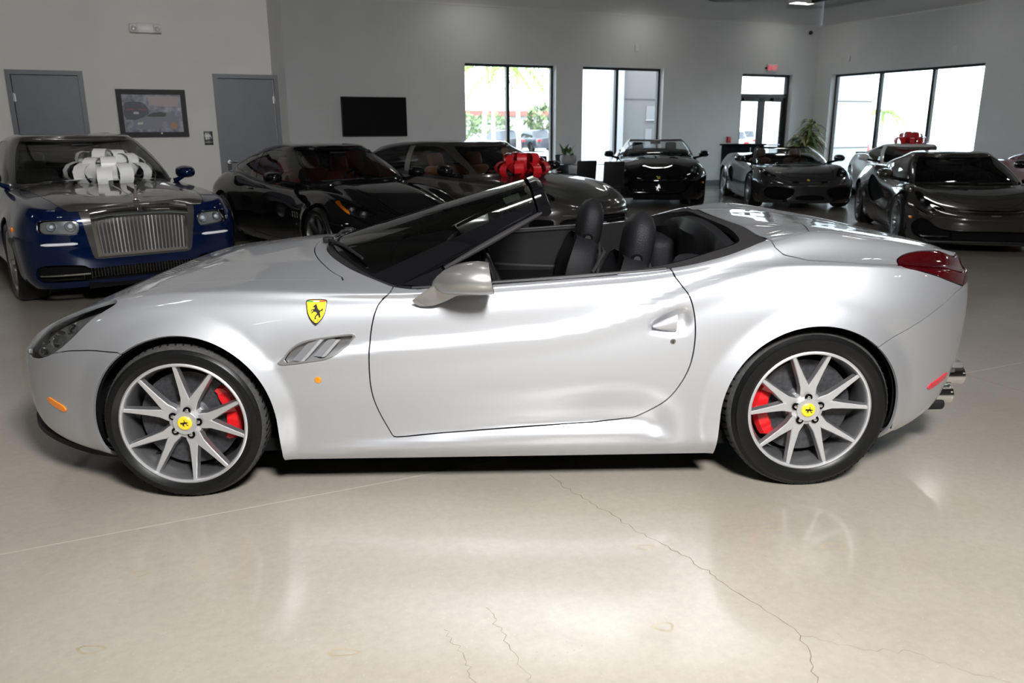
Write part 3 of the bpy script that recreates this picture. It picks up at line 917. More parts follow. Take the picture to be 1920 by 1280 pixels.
# ================================================================== the silver convertible
def hero():
    root = empty('convertible_sports_car', (-.081, 4.115, 0), PI + .0307)
    tag(root, 'silver convertible sports car with top down and five-spoke alloy wheels, nearest in the showroom', 'car')
    sm = .10
    pl = plan(2.275, 1.40, -1.45, -2.285, 2.5, 2.5)
    S = lambda *p: sp(p, sm)
    bottom = S((2.3, .215), (2.0, .185), (1.7, .150), (.95, .150), (-.95, .148), (-1.65, .185), (-2.0, .235), (-2.3, .30))
    z7 = S((2.3, .520), (2.2, .590), (2.1, .650), (1.95, .730), (1.8, .790), (1.55, .862), (1.35, .886), (1.0, .897), (.63, .893), (.43, .893), (.0, .917), (-.37, .941), (-.73, .968), (-1.0, 1.018), (-1.15, 1.052), (-1.39, 1.082), (-1.68, 1.045), (-1.9, 1.008), (-2.1, .965), (-2.3, .915))
    y7 = S((2.3, .80), (1.8, .78), (1.5, .78), (1.2, .80), (.9, .82), (.43, .858), (0, .868), (-.5, .868), (-.8, .856), (-1.0, .826), (-1.15, .79), (-1.39, .735), (-1.7, .71), (-2.0, .72), (-2.3, .75))
    z6 = S((2.3, .500), (2.2, .555), (2.1, .60), (1.95, .672), (1.8, .735), (1.55, .800), (1.35, .826), (1.0, .838), (.4, .838), (0, .862), (-.4, .886), (-.75, .915), (-1.0, .958), (-1.25, .978), (-1.5, .972), (-1.7, .955), (-1.95, .925), (-2.3, .86))
    y6 = S((2.3, .88), (1.8, .865), (1.4, .868), (1.0, .880), (.4, .898), (-.5, .900), (-.9, .898), (-1.2, .888), (-1.6, .885), (-2.0, .88), (-2.3, .88))
    rb_ = lambda q: sstep(-.82, -1.18, q)
    fr_ = lambda q: sstep(2.3, 1.9, q) * .8 + .2
    zz = lambda k, nose, tail: (lambda q, k=k: bottom(q) + (z6(q) - bottom(q)) * sp([(-2.3, tail), (-1.7, k), (1.7, k), (2.3, nose)], .15)(q))
    rows = [
        row(pl, S((2.3, .78), (1.7, .80), (1.0, .862), (-1, .868), (-1.7, .83), (-2.3, .8)), bottom, -.10, .13),
        row(pl, S((2.3, .86), (1.7, .872), (1.0, .900), (-1, .902), (-1.7, .885), (-2.3, .86)), zz(.075, .10, .10), -.05, .08),
        row(pl, S((2.3, .90), (1.0, .918), (-1, .920), (-2.3, .90)), zz(.21, .28, .24), -.02, .04),
        row(pl, S((2.3, .91), (1.0, .932), (0, .936), (-1, .936), (-2.3, .92)), zz(.41, .50, .43), -.005, .01),
        row(pl, S((2.3, .91), (1.3, .932), (.5, .938), (-1, .941), (-2.3, .925)), zz(.62, .72, .62), .0, .0),
        row(pl, S((2.3, .90), (1.3, .920), (.5, .930), (-.6, .932), (-1.2, .938), (-2.3, .92)), zz(.82, .88, .82), 0, 0),
        row(pl, y6, z6, -.005, 0),
        row(pl, lambda q: y6(q) - .019, lambda q: z6(q) + .022 * (1 - rb_(q)) * fr_(q) + .011 * rb_(q), -.008, 0),
        row(pl, lambda q: (y7(q) + .028) * (1 - rb_(q)) + (y6(q) * .42 + y7(q) * .58) * rb_(q), lambda q: (z7(q) - .013) * (1 - rb_(q)) + (z6(q) * .60 + z7(q) * .40) * rb_(q), -.015, 0),
        row(pl, y7, z7, -.02, .0),
    ]
    zc = S((2.3, .528), (2.2, .598), (2.1, .660), (1.9, .760), (1.7, .835), (1.5, .893), (1.3, .938), (1.1, .968), (.9, .985), (.6, .995), (.2, .98), (-.3, .98), (-.7, 1.02), (-1.0, 1.085), (-1.2, 1.100), (-1.5, 1.082), (-1.8, 1.040), (-2.05, .998), (-2.2, .965), (-2.3, .925))
    for fy, k in ((.80, .36), (.55, .78), (.28, .95), (0, 1.0)):
        rows.append(row(pl, lambda q, fy=fy: y7(q) * fy, lambda q, k=k: z7(q) * (1 - k) + zc(q) * k, -.02, 0))
    ridge = sp([(1.0, .585), (.9, .602), (.52, .660), (.15, .689), (-.14, .713), (-.36, .746), (-.58, .815), (-.75, .872), (-1.0, .945), (-1.3, .985)], .08)
    ramp = sp([(-1.15, 0), (-.95, .020), (-.75, .024), (-.5, .017), (-.2, .013), (.3, .011), (.7, .008), (.92, .005), (1.0, 0)], .05)
    sillz = sp([(1.0, .198), (.93, .206), (.46, .258), (-.14, .300), (-.49, .312), (-.62, .300), (-.80, .236), (-.9, .22)], .03)
    silld = sp([(1.0, .0), (.95, .012), (.4, .022), (-.2, .028), (-.5, .038), (-.66, .032), (-.80, .0), (-.9, 0)], .03)

    def disp(V, A):
        V = V.copy(); x, y, z = V[:, 0], V[:, 1], V[:, 2]; sg = np.sign(y); side = sstep(.70, .82, np.abs(y))
        t = z - ridge(x)
        d = -1.3 * ramp(x) * sstep(-.003, .022, t) * (1 - sstep(.035, .20, t))
        d = d + .35 * ramp(x) * sstep(-.10, -.01, t) * (1 - sstep(-.004, .02, t))
        t = z - sillz(x)
        d = d - silld(x) * sstep(-.034, -.002, t) * (1 - sstep(.02, .22, t)) * (np.abs(x) < 1.0)
        for cx, cz, r in ((1.322, .345, .385), (-1.330, .353, .390)):
            q = (r + .082) - np.hypot(x - cx, z - cz)
            q = np.where(q > .008, q - .004, np.where(q > 0, q * q / .016, 0)) * (z > .10)
            d = d + np.minimum(.28 * q, .026)
        V[:, 1] = y + sg * d * side
        return V
    U = u_samples(64, 230, 64)
    m = shell_from_rows(rows, U, [2, 4, 7, 9, 9, 9, 4, 6, 5, 6, 6, 4, 4], disp)
    full = m
    # wheel arches
    for cx, cz, r, bx in ((1.322, .345, .385, -1), (-1.330, .353, .390, 1)):
        def arch(V, A, cx=cx, cz=cz, r=r, bx=bx):
            x = V[:, 0] - cx; z = V[:, 2]
            c = np.hypot(x, z - cz) - r
            b = np.maximum(np.maximum(z - cz, (x * bx) - r), -x * bx)       # straight drop towards the sill
            return np.maximum(np.minimum(c, b), .45 - np.abs(V[:, 1]))
        _, m = cut(m, arch)
    core = m
    # cockpit opening and dark surround
    outer = smoothpoly([(.50, .0), (.50, .3), (.46, .60), (.38, .80), (.10, .838), (-.35, .842), (-.70, .832), (-.95, .800), (-1.10, .758), (-1.165, .70), (-1.155, .45), (-1.13, .20), (-1.125, .0), (-1.125, -.2), (0, -.2), (.5, -.2)], 6)
    inner = smoothpoly([(.50, .0), (.50, .3), (.44, .58), (.36, .775), (.10, .812), (-.35, .815), (-.62, .790), (-.85, .735), (-1.02, .680), (-1.08, .60), (-1.09, .40), (-1.085, .20), (-1.08, .0), (-1.08, -.2), (0, -.2), (.5, -.2)], 6)
    trim, m = cut(m, poly_xy(outer, .80), .006)
    _, trim = cut(trim, poly_xy(inner, .80))
    trim = offset(trim, -.004)
    mk('cockpit_surround', trim, M_GREYTRIM, root, .03)
    # windshield cowl (black) in front of the opening
    cowl = smoothpoly([(.84, .0), (.825, .22), (.77, .42), (.66, .60), (.50, .765), (.42, .83), (.30, .85), (.28, .70), (.28, .3), (.28, -.3), (.83, -.22)], 6)
    c_in, m = cut(m, poly_xy(cowl, .80), .005)
    mk('windshield_cowl', offset(c_in, -.006), M_TRIM, root, .02)
    # doors
    door = smoothpoly([(.422, .95), (.445, .893), (.502, .829), (.534, .694), (.539, .510), (.510, .380), (.461, .262)], 8, False)[:-1] + [(.461, .258)] + \
        [(x, float(sillz(x)) - .002) for x in np.linspace(.40, -.40, 14)] + smoothpoly([(-.462, .315), (-.53, .322), (-.599, .337), (-.71, .419), (-.794, .560), (-.814, .722), (-.789, .858), (-.717, .975), (-.70, 1.10)], 8, False) + [(.42, 1.1)]
    for s, nm in ((1, 'door'), (-1, 'door')):
        d_in, m = cut(m, poly_xz(door, .72, s), .0055)
        if s == 1:
            d_keep = d_in
        # handle recess
        ho = smoothpoly([(-.628, .738), (-.66, .772), (-.72, .802), (-.775, .808), (-.792, .775), (-.785, .740), (-.755, .722), (-.70, .722), (-.65, .726)], 6)
        V, A, F = d_in
        sd = sdpoly(V[:, [0, 2]], ho)
        V = V.copy(); V[:, 1] -= s * .026 * sstep(.012, -.022, sd)
        # finer normals after the dent
        A = A.copy(); A[:, :3] = np.where((np.abs(sd) < .06)[:, None], vnormals(V, F), A[:, :3])
        dr = mk(nm, (V, A, F), M_SILVER, root, .012)
        # handle blade
        g = MB(); P = []
        for t in np.linspace(0, 1, 9):
            x = -.634 - .100 * t; hh = .004 + .032 * t ** .8; zc_ = .745 + .014 * t
            P.append([(x, s * (.939 + .003 * math.sin(PI * t) + .012 * math.cos(a) * (1 if math.cos(a) > 0 else .6)), zc_ + hh * math.sin(a)) for a in np.linspace(0, 2 * PI, 17)])
        g.grid(P); g.add(P[-1][:-1], [tuple(range(16))])
        g.build('door_handle', M_SILVER, dr)
        MB().lathe([(0, .0), (.010, .0), (.012, -.004), (.012, -.012)], 24, 'y', T=Matrix.Translation((-.722, s * .9435, .680)) @ Matrix.Diagonal((1, s, 1, 1))).build('door_lock', M_DCHROME, dr)
        MB().box((-.722, s * .944, .680), (.003, .002, .012)).build('key_slot', M_INK, dr)
    # hood
    hood = smoothpoly([(.90, .0), (.885, .22), (.83, .44), (.74, .62), (.66, .735), (.80, .722), (1.1, .700), (1.5, .655), (1.85, .585), (2.02, .45), (2.10, .2), (2.115, 0), (2.1, -.2), (.885, -.22)], 6)
    h_in, m = cut(m, poly_xy(hood, .50), .005)
    mk('hood', h_in, M_SILVER, root, .010)
    # trunk lid
    trunk = smoothpoly([(-1.52, .0), (-1.49, .25), (-1.43, .50), (-1.39, .655), (-1.45, .672), (-1.7, .648), (-1.95, .610), (-2.12, .52), (-2.20, .25), (-2.215, 0), (-2.20, -.25), (-1.49, -.25)], 6)
    t_in, m = cut(m, poly_xy(trunk, .85), .006)
    mk('trunk_lid', t_in, M_SILVER, root, .010)
    # folded roof cover ahead of the trunk
    ton = [(-1.10, -.2), (-1.125, 0), (-1.135, .25), (-1.16, .70), (-1.170, .765), (-1.25, .740), (-1.374, .690), (-1.388, .668), (-1.43, .50), (-1.49, .25), (-1.52, 0), (-1.49, -.25)]
    k_in, m = cut(m, poly_xy(ton, .95), .005)
    mk('roof_cover', k_in, M_SILVER, root, .010)
    ds = [(-1.172, 1.047), (-1.205, 1.018), (-1.30, .998), (-1.45, .990), (-1.7, .971), (-1.95, .939), (-2.05, .912), (-2.5, .86), (-2.5, 1.4), (-1.1, 1.4)]
    dk, m = cut(m, poly_xz(ds, .45), .004)
    # headlights: long slanted lens
    hl = smoothpoly([(2.085, .60), (2.03, .645), (1.95, .715), (1.83, .775), (1.66, .834), (1.60, .842), (1.70, .778), (1.80, .690), (1.885, .632), (1.96, .600), (2.04, .585)], 6)
    for s in (1, -1):
        l_in, m = cut(m, poly_xz(hl, .44, s), .004)
        lens = mk('headlight', l_in, M_LENS, root)
        bk = offset(l_in, -.035)
        mk('lamp_housing', bk, mat('lamp_grey', (.62, .62, .63), .3, .2), lens)
        if len(l_in[0]):
            for (px, pz, rr) in ((1.985, .640, .030), (1.90, .690, .034), (1.82, .735, .022)):
                k = np.argmin((l_in[0][:, 0] - px) ** 2 + (l_in[0][:, 2] - pz) ** 2)
                p = l_in[0][k] - l_in[1][k, :3] * .028; nn = Vector(l_in[1][k, :3])
                TT = Matrix.Translation(Vector(p)) @ nn.to_track_quat('Z', 'Y').to_matrix().to_4x4()
                MB().lathe([(0, -.02), (rr * .6, -.012), (rr, .004), (rr * 1.1, .006), (rr * 1.1, -.02)], 24, 'z', T=TT).build('lamp_bowl', M_LAMPIN, lens)
                MB().ball((0, 0, 0), rr * .55, 12, 8, T=TT).build('lamp_bulb', M_LENS, lens)
    # front bumper, rear bumper, quarter split
    fb = [(2.6, .0), (2.6, .60), (2.09, .585), (1.96, .603), (1.885, .630), (1.80, .650), (1.70, .660), (1.55, .662), (1.50, .5), (1.50, .0)]
    f_in, m = cut(m, poly_xz(fb, -.1), .004)
    # front bumper: grille mouth
    mouth = smoothpoly([(-.2, .44), (0, .44), (.40, .435), (.56, .41), (.58, .36), (.50, .30), (.25, .262), (0, .258), (-.2, .26)], 5)
    gr, f_in = cut(f_in, poly_yz(mouth, 1.9))
    mk('front_bumper', f_in, M_SILVER, root, .012)
    mk('grille_mouth', offset(gr, -.05), M_WELL, root)
    for z_ in (.29, .32, .35, .38, .41):
        MB().tube([(2.215 - .11 * (yy / .55) ** 2, yy, z_) for yy in np.linspace(-.52, .52, 15)], .005, 6).build('grille_bar', M_DCHROME, root)
    lip = MB(); P = []
    for u in np.linspace(0.0, .97, 40):
        p = rows[0](np.array([u]))[0]; q = rows[1](np.array([u]))[0]; P.append([tuple(p * [1, 1, 1] + [.0, 0, .028]), (p[0] + .028, p[1] * 1.02, p[2] + .022), (p[0] + .03, p[1] * 1.02, p[2] - .002), (p[0] - .03, p[1] * .97, p[2] - .006)])
    lip.grid(P); lip.grid([[(a, -b, c) for a, b, c in r] for r in P]); lip.build('front_splitter', M_TRIM, root)
    rb = [(-2.6, .0), (-2.6, .86), (-2.075, .858), (-1.985, .838), (-1.858, .782), (-1.725, .714), (-1.610, .659), (-1.5, .60), (-1.5, .0)]
    r_in, m = cut(m, poly_xz(rb, -.1), .004)
    # tail lights
    tl = smoothpoly([(-1.700, .972), (-1.76, .998), (-1.86, 1.006), (-1.97, .998), (-2.10, .985), (-2.3, .97), (-2.36, .90), (-2.25, .842), (-2.10, .846), (-1.985, .880), (-1.87, .922), (-1.77, .952)], 6)
    for s in (1, -1):
        l_in, dk = cut(dk, poly_xz(tl, .46, s), .004)
        l2, m = cut(m, poly_xz(tl, .46, s), .004)
        tlm = mk('tail_light', offset(l_in, .002), M_REDLENS, root, .02)
        mk('lamp_corner', offset(l2, .002), M_REDLENS, tlm, .02)
        k = np.where((l_in[0][:, 2] < .925) & (l_in[0][:, 2] > .895) & (l_in[0][:, 0] < -1.9) & (l_in[0][:, 0] > -2.02))[0] if len(l_in[0]) else []
        if tlm and len(k):
            pass
    for s in (1, -1): mk('rear_deck_side', side_of(dk, s), M_SILVER, root, .012)
    mk('rear_bumper', r_in, M_SILVER, root, .012)
    # short split behind the door
    _, mm = cut(m, lambda V, A: np.maximum(np.maximum(np.abs(V[:, 2] - (.497 - .045 * (V[:, 0] + .774))) - .0016, np.abs(V[:, 0] + .88) - .098), .7 - np.abs(V[:, 1])))
    # fender vent cut
    vent = smoothpoly([(.912, .600), (.890, .632), (.855, .672), (.80, .700), (.70, .716), (.588, .727), (.600, .706), (.64, .664), (.70, .628), (.78, .613)], 6)
    for s in (1, -1):
        v_in, mm = cut(mm, poly_xz(vent, .7, s))
        # frame
        fr_in, _ = cut(v_in, lambda V, A: -(sdpoly(V[:, [0, 2]], vent) + .007))
        fr = mk('fender_vent', offset(fr_in, .005), M_SILVERF, root, .012)
        _, core_in = cut(v_in, lambda V, A: -(sdpoly(V[:, [0, 2]], vent) + .007))
        mk('vent_recess', offset(core_in, -.022), M_RIMD, fr)
        for t0 in (.835, .765, .690):
            g = MB()
            P = [[(t0 - k * .085 + dx, s * (.930 + dy - .004 * k), .612 + k * .092) for dx, dy in ((0.026, -.018), (-.012, .0), (-.026, -.001), (-.030, -.010))] for k in np.linspace(0, 1, 6)]
            inside = [r for r in P if sdpoly(np.array([[r[1][0], r[1][2]]]), vent)[0] < -.004]
            if len(inside) > 1: g.grid(inside).build('vent_fin', M_SILVER, fr)
    mk('body', mm, M_SILVER, root, .014)
    # dark core behind all the gaps
    arch_liner(root, 1.322, .345, .392, .895, .50)
    arch_liner(root, -1.330, .353, .397, .895, .50)
    cz = MB()
    cz.box((0, 0, .20), (2.1, 1.62, .06)); cz.box((0, 0, .205), (1.8, 1.74, .05)); cz.box((1.75, 0, .22), (.50, 1.0, .08)); cz.box((-1.8, 0, .26), (.5, 1.0, .08)); cz.box((1.33, 0, .22), (.6, .98, .08)); cz.box((-1.33, 0, .25), (.6, .98, .08))
    cz.build('underbody', M_WELL, root)
    # black sheet added under the skin to keep the panel gaps dark
    lin = core
    _, lin = cut(lin, poly_xy([(.44, -1), (.44, .80), (-.70, .81), (-1.0, .76), (-1.12, .68), (-1.12, -1)], .72))
    lin, _ = split(lin, lin[0][:, 0] - 2.0)
    _, lin = cut(lin, poly_xz(hl, .40))
    mk('added_gap_backing', offset(lin, -.030), M_WELL, root)
    # ---------------- windshield
    def wsp(t, s):
        a = abs(t)
        b = np.array([.815 - .37 * a ** 2.1, t * .805, 1.004 - .118 * a ** 2.0])
        tp = np.array([-.190 - .012 * a ** 2, t * .590, 1.296 - .088 * a ** 2.2])
        p = b * (1 - s) + tp * s
        bow = .055 * s * (1 - s) * 4 * .6
        return p + np.array([.05, 0, .10]) * bow * 3 * .45 + np.array([0, np.sign(t) * .035 * s * (1 - s) * 4 * a ** 3, 0])
    tt = np.linspace(-1, 1, 61); ss = np.linspace(0, 1, 25)
    G = np.array([[wsp(t, s) for s in ss] for t in tt]); nu, nq = G.shape[:2]
    V = G.reshape(-1, 3); A = np.stack([np.repeat(tt, nq), np.tile(ss, nu)], 1)
    I = np.arange(nu * nq).reshape(nu, nq); F = np.stack([I[:-1, :-1], I[:-1, 1:], I[1:, 1:], I[1:, :-1]], -1).reshape(-1, 4).tolist()
    N = vnormals(V, F)
    if N[len(N) // 2][2] < 0: F = [f[::-1] for f in F]; N = -N
    wm = (V, np.concatenate([N, A], 1), F)
    gl, fr = cut(wm, lambda V, A: np.maximum(np.abs(A[:, 3]) - .845 - .02 * A[:, 4], np.maximum(.02 - A[:, 4], A[:, 4] - .955)))
    ws = mk('windshield', gl, M_WS, root)
    pil, hd = cut(fr, lambda V, A: A[:, 4] - .955)
    mk('windshield_frame', offset(pil, .002), M_BLACK, root, .018)
    # chrome-edged header bar
    hb = MB(); P = []
    for t in np.linspace(-1, 1, 31):
        p = Vector(wsp(t, .95)); q = Vector(wsp(t, 1.0)); d = (q - p).normalized()
        P.append([tuple(q - d * .028 + Vector((0, 0, .003))), tuple(q + Vector((-.004, 0, .005))), tuple(q + Vector((-.030, 0, -.006))), tuple(q + Vector((-.040, 0, -.028))), tuple(q + Vector((-.020, 0, -.045))), tuple(q - d * .028 + Vector((0, 0, -.030)))])
    hb.grid(P); hb.add(P[0], [tuple(range(6))]); hb.add(P[-1], [tuple(range(6))])
    hb.build('header_rail', M_BLACK, root)
    for t in (-1, 1):
        # inner pillar trim, grey, under the frame edge
        pts = [wsp(t, s) + np.array([-.012 - .02 * (1 - s), -.012 * t, -.020]) for s in np.linspace(.30, 1.0, 12)]
        MB().tube([tuple(p) for p in pts], [.009 + .005 * math.sin(PI * k / 11) for k in range(12)], 10).build('pillar_trim', M_GREYTRIM, root)
        # quarter light and its post
        a = wsp(t, .30); b = wsp(t, .02); c = np.array([.20, t * .835, .905])
        q = MB(); q.add([tuple(a + [-.01, 0, -.015]), tuple(b + [-.02, 0, .012]), tuple(c), tuple(a + [-.01, -t * .012, -.015]), tuple(b + [-.02, -t * .012, .012]), tuple(c + [0, -t * .012, 0])], [(0, 1, 2), (3, 5, 4), (0, 2, 5, 3), (0, 3, 4, 1), (1, 4, 5, 2)])
        q.build('quarter_panel_cap', M_BLACK, root)
    # rear view mirror under the header
    MB().rbox((-.06, 0, 1.215), (.035, .22, .065), .02).tube([(-.06, 0, 1.22), (-.10, 0, 1.262)], .010, 8).build('rearview_mirror', M_TRIM, root)
    # inspection stickers on the glass
    st = np.array([wsp(.66, .82) - np.array([.004, 0, .004]), wsp(.66, .90) - np.array([.004, 0, .004]), wsp(.50, .90) - np.array([.004, 0, .004]), wsp(.50, .82) - np.array([.004, 0, .004])])
    MB().add([tuple(p) for p in st] + [tuple(p - [0, 0, .001]) for p in st], [(0, 1, 2, 3), (7, 6, 5, 4)]).build('inspection_sticker', mat('sticker_green', (.42, .48, .36), .6), ws)
    # wipers
    for (a, b) in (((.84, .10, 1.005), (.60, .58, .985)), ((.83, -.45, .985), (.80, .12, 1.022))):
        w = MB(); pa = Vector(a); pb = Vector(b)
        w.tube([pa, pa.lerp(pb, .5) + Vector((0, 0, .012)), pb], [.010, .008, .006], 8); w.rbox(tuple(pa), (.05, .05, .03), .01)
        w.build('wiper', M_TRIM, root)
    # ---------------- belt seals
    for s in (1, -1):
        pts = [(x, s * (float(y7(x)) - .018), float(z7(x)) + .004) for x in np.linspace(.36, -.70, 24)]
        MB().tube(pts, .009, 8).build('window_seal', M_TRIM, root)
        pts = [(x, s * (float(y7(x)) - .006), float(z7(x)) + .002) for x in np.linspace(.36, -.70, 24)]
        MB().tube(pts, .0035, 6).build('belt_molding', M_DCHROME, root)
        # inner door card
        P = [[(x, s * (float(y7(x)) - .03), float(z7(x))), (x, s * (float(y7(x)) - .075), float(z7(x)) - .015), (x, s * .735, .80), (x, s * .715, .70), (x, s * .64, .66), (x, s * .64, .62), (x, s * .72, .58), (x, s * .72, .32)] for x in np.linspace(.42, -.78, 12)]
        MB().grid(P).build('door_card', mat('door_card_black', (.004, .004, .0045), .6, spec=.08), root)
        MB().tube([(x, s * .728, .735 + .02 * math.sin(3 * x)) for x in np.linspace(.25, -.6, 12)], .014, 8).build('door_trim_strip', M_GREYTRIM, root)
    # ---------------- cabin
    fl = MB(); fl.box((-.25, 0, .30), (1.5, 1.44, .04)); fl.build('cabin_floor', M_TRIM, root)
    ds = MB(); P = []
    for y in np.linspace(-.76, .76, 25):
        hood_ = .03 * math.exp(-((y - .37) / .17) ** 2); k = abs(y) / .76
        P.append([(.62 - .28 * k ** 2, y, .955 - .05 * k ** 2), (.40 - .10 * k ** 2, y, .972 + hood_ - .03 * k ** 2), (.27 - .05 * k * k, y, .955 + hood_ - .02 * k ** 2), (.24, y, .90), (.26, y, .78), (.34, y, .62), (.36, y, .34)])
    ds.grid(P).build('dashboard', M_LEATHER, root)
    cc = MB(); cc.rbox((-.10, 0, .50), (.80, .26, .30), .04); cc.rbox((.16, 0, .70), (.20, .30, .30), .05); cc.build('center_console', M_LEATHER, root)
    # steering wheel
    TS = Matrix.Translation((.030, .37, .905)) @ Matrix.Rotation(R(-68), 4, 'Y')
    swm = MB(); P = []
    for i in range(48):
        a = 2 * PI * i / 48; c = Vector((math.cos(a), math.sin(a), 0))
        P.append([tuple(c * (.178 + .016 * math.cos(b)) + Vector((0, 0, .016 * math.sin(b)))) for b in np.linspace(0, 2 * PI, 11)])
    swm.grid(P, True, T=TS)
    sw = swm.build('steering_wheel', M_LEATHER, root)
    MB().rbox((0, 0, -.01), (.14, .13, .05), .03, T=TS).box((0, .10, 0), (.045, .14, .014), T=TS).box((0, -.10, 0), (.045, .14, .014), T=TS).box((-.1, 0, 0), (.14, .04, .014), T=TS).build('wheel_boss', M_TRIM, sw)
    MB().tube([(.06, .37, .89), (.30, .37, .80)], .04, 12).build('steering_column', M_TRIM, root)
    # seats
    def seat(x, y, tilt):
        T = Matrix.Translation((x, y, 0))
        st = empty('seat', (0, 0, 0)); st.parent = root
        MB().rbox((.25, 0, .44), (.50, .48, .16), .06, 4, T=T).rbox((.25, .235, .48), (.46, .09, .14), .04, 3, T=T).rbox((.25, -.235, .48), (.46, .09, .14), .04, 3, T=T).build('seat_cushion', M_LEATHER, st)
        TB = T @ Matrix.Translation((.02, 0, .46)) @ Matrix.Rotation(R(-tilt), 4, 'Y')
        # backrest: loft of rounded sections
        def loft(z0, prof, hw, th, bol):
            P = []
            for k, (zz_, w_, t_, off) in enumerate(prof):
                ring = []
                for a in np.linspace(0, 2 * PI, 33)[:-1]:
                    ca, sa = math.cos(a), math.sin(a); e = .62
                    px = t_ * math.copysign(abs(ca) ** e, ca); py = w_ * math.copysign(abs(sa) ** e, sa)
                    if ca > 0: px += bol * (abs(py) / w_) ** 4 * .085 - .012
                    ring.append((px + off, py, zz_))
                P.append(ring)
            return P
        pr = [(.00, .20, .06, 0), (.04, .235, .078, 0), (.15, .25, .085, 0), (.26, .255, .084, .005), (.35, .25, .078, .005), (.42, .232, .066, .0), (.475, .195, .052, -.006), (.50, .14, .030, -.010), (.505, .02, .004, -.01)]
        P = loft(0, pr, 0, 0, 1); g = MB()
        g.grid([list(r) for r in zip(*P)], True, T=TB); g.build('backrest', M_LEATHER, st)
        pr = [(.38, .100, .056, .0), (.45, .122, .070, .0), (.53, .132, .077, .002), (.60, .130, .076, .004), (.655, .114, .067, .006), (.69, .082, .050, .006), (.710, .036, .022, .004), (.713, .004, .002, .004)]
        P = loft(0, pr, 0, 0, 0); g = MB(); g.grid([list(r) for r in zip(*P)], True, T=TB)
        hr = g.build('headrest', M_LEATHER, st)
        # piping around the shoulder of the seat back
        pp = [(-.01 + .0, .252 * math.cos(a), .30 + .185 * max(0, math.sin(a)) ** .9) for a in np.linspace(0, PI, 24)]
        MB().tube([(q[0] - .058, q[1] * .95, q[2]) for q in pp], .009, 8, T=TB).build('seat_piping', M_GREYTRIM, st)
        return st, TB
    s1, T1 = seat(-.44, -.37, 11)
    s2, T2 = seat(-.575, .37, 11)
    for st, T in ((s1, T1), (s2, T2)):
        MB().lathe([(.016, .003), (.022, .007), (.028, .003), (.029, -.02)], 24, 'y', T=T @ Matrix.Translation((.008, .131, .50))).build('headrest_bezel', M_BLACK, st)
        MB().lathe([(0, .0), (.017, .0), (.017, -.01)], 24, 'y', T=T @ Matrix.Translation((.008, .1345, .50))).build('headrest_button', M_GREYTRIM, st)
        MB().tube([(-.075, .05, .43), (-.085, .12, .46), (-.085, .20, .45), (-.06, .245, .40), (-.04, .25, .34)], .011, 8, T=T).build('belt_guide', M_GREYTRIM, st)
    # rear seats and bulkhead
    rs = MB()
    P = []
    for y in np.linspace(-.70, .70, 25):
        n = .02 * math.cos(y / .70 * PI * 2)
        P.append([(-1.075, y, 1.080 - .08 * (y / .7) ** 2), (-1.03, y, 1.075 - .08 * (y / .7) ** 2), (-.995 + n, y, 1.02 - .06 * (y / .7) ** 2), (-1.0 + n, y, .93), (-.99 + n, y, .80), (-.96, y, .64), (-.90, y, .58), (-.70, y, .56), (-.68, y, .40)])
    rs.grid(P).build('rear_bench', M_LEATHER, root)
    for y in (-.42, .42):
        MB().rbox((-.93, y, .80), (.16, .34, .30), .06, 4).build('rear_seat_back', M_LEATHER, root)
    for s in (-1, 1):
        P = [[(x, s * (np.interp(x, [-1.09, -1.0, -.62], [.60, .69, .79]) - .0), np.interp(x, [-1.1, -.6], [1.06, .945])), (x, s * (np.interp(x, [-1.09, -1.0, -.62], [.58, .66, .74])), .80), (x, s * np.interp(x, [-1.09, -.62], [.56, .70]), .40)] for x in np.linspace(-1.085, -.60, 8)]
        MB().grid(P).build('rear_side_trim', MATS['door_card_black'], root)
    # ---------------- door mirrors
    for s in (1, -1):
        mb = MB(); P = []
        # shell: loft along x (front to back), egg sections
        secs = [(.262, .955, .925, .004, .003), (.255, .962, .930, .022, .020), (.235, .975, .938, .048, .036), (.205, .990, .950, .072, .050), (.165, 1.004, .960, .090, .060), (.120, 1.012, .966, .100, .066), (.075, 1.015, .968, .101, .068), (.045, 1.015, .967, .098, .066), (.030, 1.015, .966, .092, .062)]
        for x, y, z, wy, hz in secs:
            P.append([(x + .010 * math.sin(a), s * (y + wy * (math.cos(a) if math.cos(a) > 0 else .95 * math.cos(a))), z + hz * math.sin(a) * (1.0 if math.sin(a) > 0 else .95)) for a in np.linspace(0, 2 * PI, 33)[:-1]])
        mb.grid([list(r) for r in zip(*P)], True)
        mb.add(P[0], [tuple(range(32))])
        mir = mb.build('door_mirror', M_SILVERF, root, 60)
        g = [(x - .002, s * (1.015 + (y - s * 1.015) * s * .93), .966 + (z - .966) * .93) for x, y, z in P[-1]]
        MB().add(g, [tuple(range(32))]).build('mirror_glass', mat('mirror_face', (.5, .52, .55), .02, 1), mir)
        P = []
        path = [(.338, .905, .850), (.327, .928, .853), (.292, .942, .868), (.252, .956, .890), (.212, .970, .916), (.180, .985, .936)]
        hw = [.006, .028, .040, .043, .045, .047]; ht = [.004, .014, .022, .029, .035, .040]
        for (x, y, z), a_, b_ in zip(path, hw, ht):
            P.append([(x + a_ * .9 * math.cos(q), s * (y + b_ * .7 * math.sin(q)), z + a_ * .35 * math.cos(q) + b_ * math.sin(q)) for q in np.linspace(0, 2 * PI, 21)[:-1]])
        st = MB(); st.grid([list(r) for r in zip(*P)], True); st.add(P[0], [tuple(range(20))]); st.build('mirror_arm', M_SILVERF, mir, 60)
    # ---------------- badges and markers
    tree = skin_tree(full)
    on_side = lambda px, pz, s=1: cast(tree, 'xz', px, pz, s)
